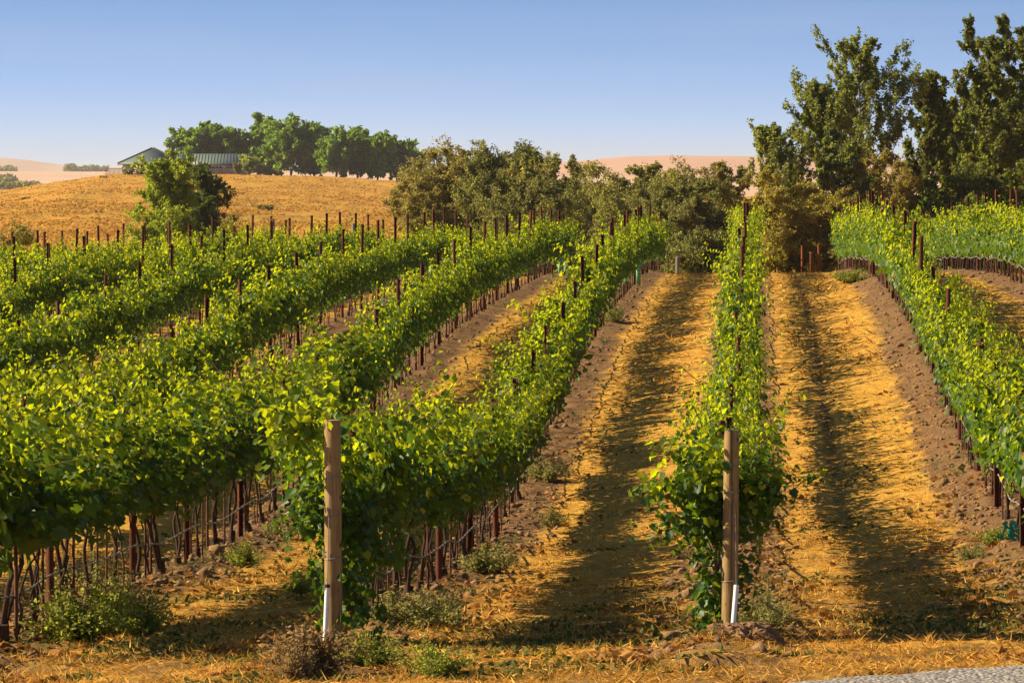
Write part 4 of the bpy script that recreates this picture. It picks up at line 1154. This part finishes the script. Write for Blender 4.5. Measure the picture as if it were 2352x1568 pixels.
weeds = [('green', 165, 1478, 1.35, 'lush green weed at the bottom left under the first vines'), ('green', 250, 1455, 1.6, 'largest green weed clump right of the bottom left one'), ('green', 318, 1470, 1.0, 'small green weed trailing right of the largest clump'),
    ('tall', 120, 1425, 1.0, 'tall wispy grey weed at the left edge below the hose'), ('tall', 285, 1420, 1.0, 'tall wispy grey weed behind the largest green clump'), ('tall', 215, 1400, .9, 'wispy weed between the steel post and the green clumps'),
    ('dry', 715, 1548, 1.35, 'dry brown bushy weed at the foot of the left wooden post'), ('dry', 680, 1560, .7, 'small dry weed left of the brown bushy weed'), ('green', 850, 1530, .95, 'yellow green weed right of the left wooden post foot'), ('green', 1000, 1550, 1.0, 'flat green weed at the bottom between the wooden posts'), ('grey', 905, 1450, 1.2, 'grey weed under the first trunks behind the left wooden post'),
    ('grey', 1010, 1450, 1.3, 'wide grey weed beside the trunks right of the left wooden post'), ('grey', 1120, 1330, 1.0, 'grey green weed on the soil strip further up from the left post'), ('grey', 1250, 1118, 1.15, 'rounded grey weed beside the soil strip in the middle aisle'), ('grey', 1270, 1210, .8, 'low grey weed below the rounded one in the middle aisle'),
    ('grey', 1730, 1458, .95, 'grey green weed right of the cracked wooden post'), ('grey', 1765, 1440, .7, 'smaller grey weed beside the one at the cracked post'), ('green', 2290, 1265, .9, 'green weed under the vines at the right edge'), ('grey', 2240, 1290, .7, 'low grey weed on soil at the right edge'), ('green', 1955, 652, 1.6, 'big leafy weed at the crest under the right row'), ('grey', 1408, 745, 1.3, 'pale weed at the trunk line of the left post row'),
    ('grey', 1620, 1300, .8, 'low weed left of the cracked wooden post'), ('green', 560, 1310, .8, 'leafy weed between the trunks of the left row'), ('grey', 640, 1240, .8, 'pale weed in the left aisle near the far trunks'), ('green', 690, 1362, .5, 'small leafy sprig left of the left wooden post')]
for q, (kd, px, py, s, lab) in enumerate(weeds):
    x, y = hit(px, py); st, lf = WEED[kd][q % len(WEED[kd])]
    root = empty('weed', (x, y, float(GZ(np.array([x]), np.array([y]))[0]) - .01), rg.uniform(0, 6.28))
    root.scale = (s * rg.uniform(1, 1.3), s, s * rg.uniform(.7, 1.0))
    link('stem', st, root); link('leaves', lf, root)
    tag(root, lab, 'weed', 'weeds between the vines')
# mound of soil by the right post, with a stone
def lump(name, x, y, rx, ry, h, mat, seed, label, cat, kind=None):
    bm = bmesh.new(); bmesh.ops.create_icosphere(bm, subdivisions=5, radius=1)
    for v in bm.verts:
        c = v.co
        f = 1 + float(fbm(np.array([c.x * 2.2 + c.z]), np.array([c.y * 2.2]), seed, 3)[0]) * .45 + float(fbm(np.array([c.x * 9 + c.z * 5]), np.array([c.y * 9]), seed + 4, 3)[0]) * .28
        v.co = Vector((c.x * rx * f, c.y * ry * f, c.z * h * f))
    me = bpy.data.meshes.new(name); bm.to_mesh(me); bm.free(); me.materials.append(mat)
    o = link(name, me, None, (x, y, float(GZ(np.array([x]), np.array([y]))[0]) - h * .25))
    return tag(o, label, cat, kind=kind)
M['clod'] = plain('soil_clod', (.25, .145, .07), .95, .4, 18, bump=.8)
M['stone'] = plain('stone', (.22, .16, .12), .9, .3, 10, bump=.5)
lump('soil_mound', 1.80, 39.72, .30, .26, .17, M['clod'], 3, 'crumbly brown soil mound at the foot of the cracked wooden post', 'soil mound')
lump('stone', (800 - CX) * 39 / FPX, 38.6, .10, .08, .07, M['stone'], 9, 'brown stone right of the dry weed at the left post', 'stone')

# ---------------------------------------------------------------- straw, clods, leaf litter, hill grass (uncountable)
rng = np.random.default_rng(77)
M['straw'] = leaf_mat('straw', [(0, (.42, .19, .03)), (.5, (.70, .37, .06)), (1, (.88, .58, .16))], (.75, .45, .08), .3, .7, .2)
def sample(n, ya, yb, p=2.0, tlim=.108):
    a, b = ya ** (1 - p), yb ** (1 - p)
    Y = (a + rng.random(n) * (b - a)) ** (1 / (1 - p))
    X = rng.uniform(-tlim, tlim, n) * Y
    return X, Y
def rowdist(X, Y): return np.abs((row_u(X, Y) + .5) % 1 - .5) * GAP
def scatter_blades(n, ya, yb, p, lmin, lmax, tilt, wid, dmin, extra=1.0):
    X, Y = sample(n, ya, yb, p)
    d = rowdist(X, Y) + fbm(X * 1.3, Y * 1.3, 31, 2) * .7
    clumpf = fbm(X * 2.2, Y * 2.2, 33, 2)
    keep = ((d > dmin) | (Y < 39.6)) & (Y > road_edge(X) - .1) & (clumpf > -.22 + rng.normal(0, .12, n))
    X, Y, clumpf = X[keep], Y[keep], clumpf[keep]; n = len(X)
    P = np.stack([X, Y, GZ(X, Y) - .005], 1)
    az = rng.uniform(0, 6.28, n); el = np.abs(rng.normal(0, tilt, n))
    Td = np.stack([np.cos(az) * np.cos(el), np.sin(az) * np.cos(el), np.sin(el)], 1)
    Nn = rng.normal(0, .5, (n, 3)) + np.array([0, 0, 1.0])
    L = rng.uniform(lmin, lmax, n) * (1 + .5 * np.clip(clumpf, 0, 1))
    sh = BLADE * np.array([wid / .30, 1.0])
    g = Geo(); leaves(g, P, Nn, Td, L, rng, sh, .1, 0, .2)
    return g
g = scatter_blades(170000, 36.5, 85, 2.2, .05, .13, .35, .028, .5)
g2_ = scatter_blades(50000, 85, 172, 1.6, .12, .26, .4, .07, .8)
g3_ = scatter_blades(16000, 36.5, 42, 1.01, .04, .11, .7, .03, .3)
def tufts(n, ya, yb, hmin, hmax, per):
    X, Y = sample(n, ya, yb, 2.2)
    d = rowdist(X, Y)
    keep = (Y > road_edge(X) + .05) & ((Y < 40.2) | (d > .35)) & (fbm(X * .8, Y * .8, 35, 2) > -.1)
    X, Y = X[keep], Y[keep]
    X = np.repeat(X, per) + rng.normal(0, .06, len(X) * per); Y = np.repeat(Y, per) + rng.normal(0, .06, len(Y) * per); m = len(X)
    h = np.repeat(rng.uniform(hmin, hmax, m // per), per) * rng.uniform(.5, 1.1, m)
    Td = rng.normal(0, .45, (m, 3)) + np.array([0, 0, 1.0]); Td[:, 2] = np.abs(Td[:, 2])
    g = Geo(); leaves(g, np.stack([X, Y, GZ(X, Y) - .01], 1), rng.normal(0, 1, (m, 3)), Td, h, rng, BLADE * np.array([.10, 1]), .1, 0, .3)
    return g
g4_ = tufts(1700, 37, 62, .03, .095, 26)
for gg in (g2_, g3_, g4_):
    for V, L, S, Mi in zip(gg.V, gg.L, gg.S, gg.M):
        g.V.append(V); g.L.append(L + g.nv); g.S.append(S + g.nl); g.M.append(Mi); g.nv += len(V); g.nl += len(L)
tag(link('dry_grass', g.mesh('dry_grass', [M['straw']])), 'golden dry mown grass covering the aisles', 'dry grass', kind='stuff')
# green undergrowth in the aisles and under the vines
X, Y = sample(90000, 37, 110, 2.0)
m = fbm(X * .9, Y * .9, 51, 3)
d = rowdist(X, Y)
keep = ((m > .22) | ((d < .6) & (m > .12) & (Y < 90)) | ((m > .02) & (Y < 47) & (Y > 39.4))) & (Y > road_edge(X) + .1)
X, Y = X[keep], Y[keep]; n = len(X)
g = Geo(); az = rng.uniform(0, 6.28, n)
leaves(g, np.stack([X, Y, GZ(X, Y)], 1), rng.normal(0, .5, (n, 3)) + np.array([0, 0, .8]), np.stack([np.cos(az), np.sin(az), rng.uniform(.1, 1.4, n)], 1), rng.uniform(.03, .075, n), rng, SIMPLE * np.array([.6, 1]), .2)
tag(link('green_undergrowth', g.mesh('green_undergrowth', [M['under_green']])), 'low green undergrowth dotted through the dry grass', 'undergrowth', kind='stuff')
# soil clods
X, Y = sample(90000, 38.5, 165, 2.0)
d = rowdist(X, Y); cl = fbm(X * 1.5, Y * 1.5, 61, 2)
keep = (d < .62 + cl * .4) & (rng.random(len(Y)) < np.interp(Y, [38, 60], [.2, .6])) & (np.hypot(X - 1.8, Y - 39.7) > .7) & (Y > road_edge(X) + .4)
X, Y = X[keep], Y[keep]; n = len(X)
ico = bmesh.new(); bmesh.ops.create_icosphere(ico, subdivisions=1, radius=1)
iv = np.array([v.co for v in ico.verts]); jf = np.array([[v.index for v in f.verts] for f in ico.faces]); ico.free()
r = rng.gamma(1.6, .009, n) + .005
jit = 1 + rng.normal(0, .30, (n, len(iv), 1))
V = np.stack([X, Y, GZ(X, Y) + r * .15], 1)[:, None, :] + iv[None] * jit * r[:, None, None] * np.array([1.15, 1, .75])
loops = (jf[None] + (np.arange(n) * len(iv))[:, None, None]).ravel()
g = Geo(); g.block(V.reshape(-1, 3), 3, loops)
tag(link('soil_clods', g.mesh('soil_clods', [M['clod']])), 'crumbly brown soil clods along the vine strips', 'soil clods', kind='stuff')
# fallen leaves
M['litter'] = leaf_mat('leaf_litter', [(0, (.20, .07, .02)), (.5, (.36, .14, .03)), (1, (.48, .26, .08))], (.4, .2, .04), .25, .7, .2)
X, Y = sample(26000, 38, 90, 2.0); d = rowdist(X, Y); m = fbm(X * 1.1, Y * 1.1, 71, 2)
keep = (d < 1.1) & (m > .15) & (Y > road_edge(X) + .2)
X, Y = X[keep], Y[keep]; n = len(X); az = rng.uniform(0, 6.28, n)
g = Geo(); leaves(g, np.stack([X, Y, GZ(X, Y) + .012], 1), rng.normal(0, .3, (n, 3)) + np.array([0, 0, 1.0]), np.stack([np.cos(az), np.sin(az), az * 0], 1), rng.uniform(.04, .10, n), rng, SIMPLE, .35)
tag(link('fallen_leaves', g.mesh('fallen_leaves', [M['litter']])), 'curled orange fallen vine leaves scattered on the soil', 'fallen leaves', kind='stuff')
# tussocks of the golden hill
M['hill_straw'] = leaf_mat('hill_straw', [(0, (.36, .185, .032)), (.5, (.56, .285, .045)), (.85, (.70, .40, .085)), (1, (.30, .21, .04))], (.66, .38, .07), .35, .8, .1)
n = 90000
Y = 1190 * (430 / 1190) ** (rng.random(n) ** .8); px = rng.uniform(-60, 1010, n); X = (px - CX) * Y / FPX
m = fbm(X * .12, Y * .04, 81, 3); keep = m > -.1 + rng.normal(0, .15, n)
X, Y = X[keep], Y[keep]; n = len(X)
az = rng.uniform(0, 6.28, n)
g = Geo(); leaves(g, np.stack([X, Y, GZ(X, Y) - .1], 1), np.stack([np.cos(az), np.sin(az), rng.uniform(.0, .8, n)], 1), np.stack([rng.normal(0, .4, n), rng.normal(0, .4, n), np.ones(n)], 1), rng.uniform(.16, .40, n), rng, SIMPLE * np.array([1.1, 1]), .3)
tag(link('hill_grass', g.mesh('hill_grass', [M['hill_straw']])), 'tufted golden grass on the hillside below the house', 'hill grass', kind='stuff')

# ---------------------------------------------------------------- air
g = Geo(); g.box(-5200, 5200, -60, 10600, -12, 70)
hm = g.mesh('haze', [])
m, n, out = new_mat('haze_air')
pv = N(n, 'ShaderNodeVolumePrincipled')
pv.inputs['Color'].default_value = (1.0, .90, .92, 1)
pv.inputs['Density'].default_value = 5.5e-5
pv.inputs['Anisotropy'].default_value = .2
n.links.new(pv.outputs[0], out.inputs['Volume'])
hm.materials.append(m)
tag(link('haze', hm), 'pale evening haze over the valley', 'haze', kind='stuff')
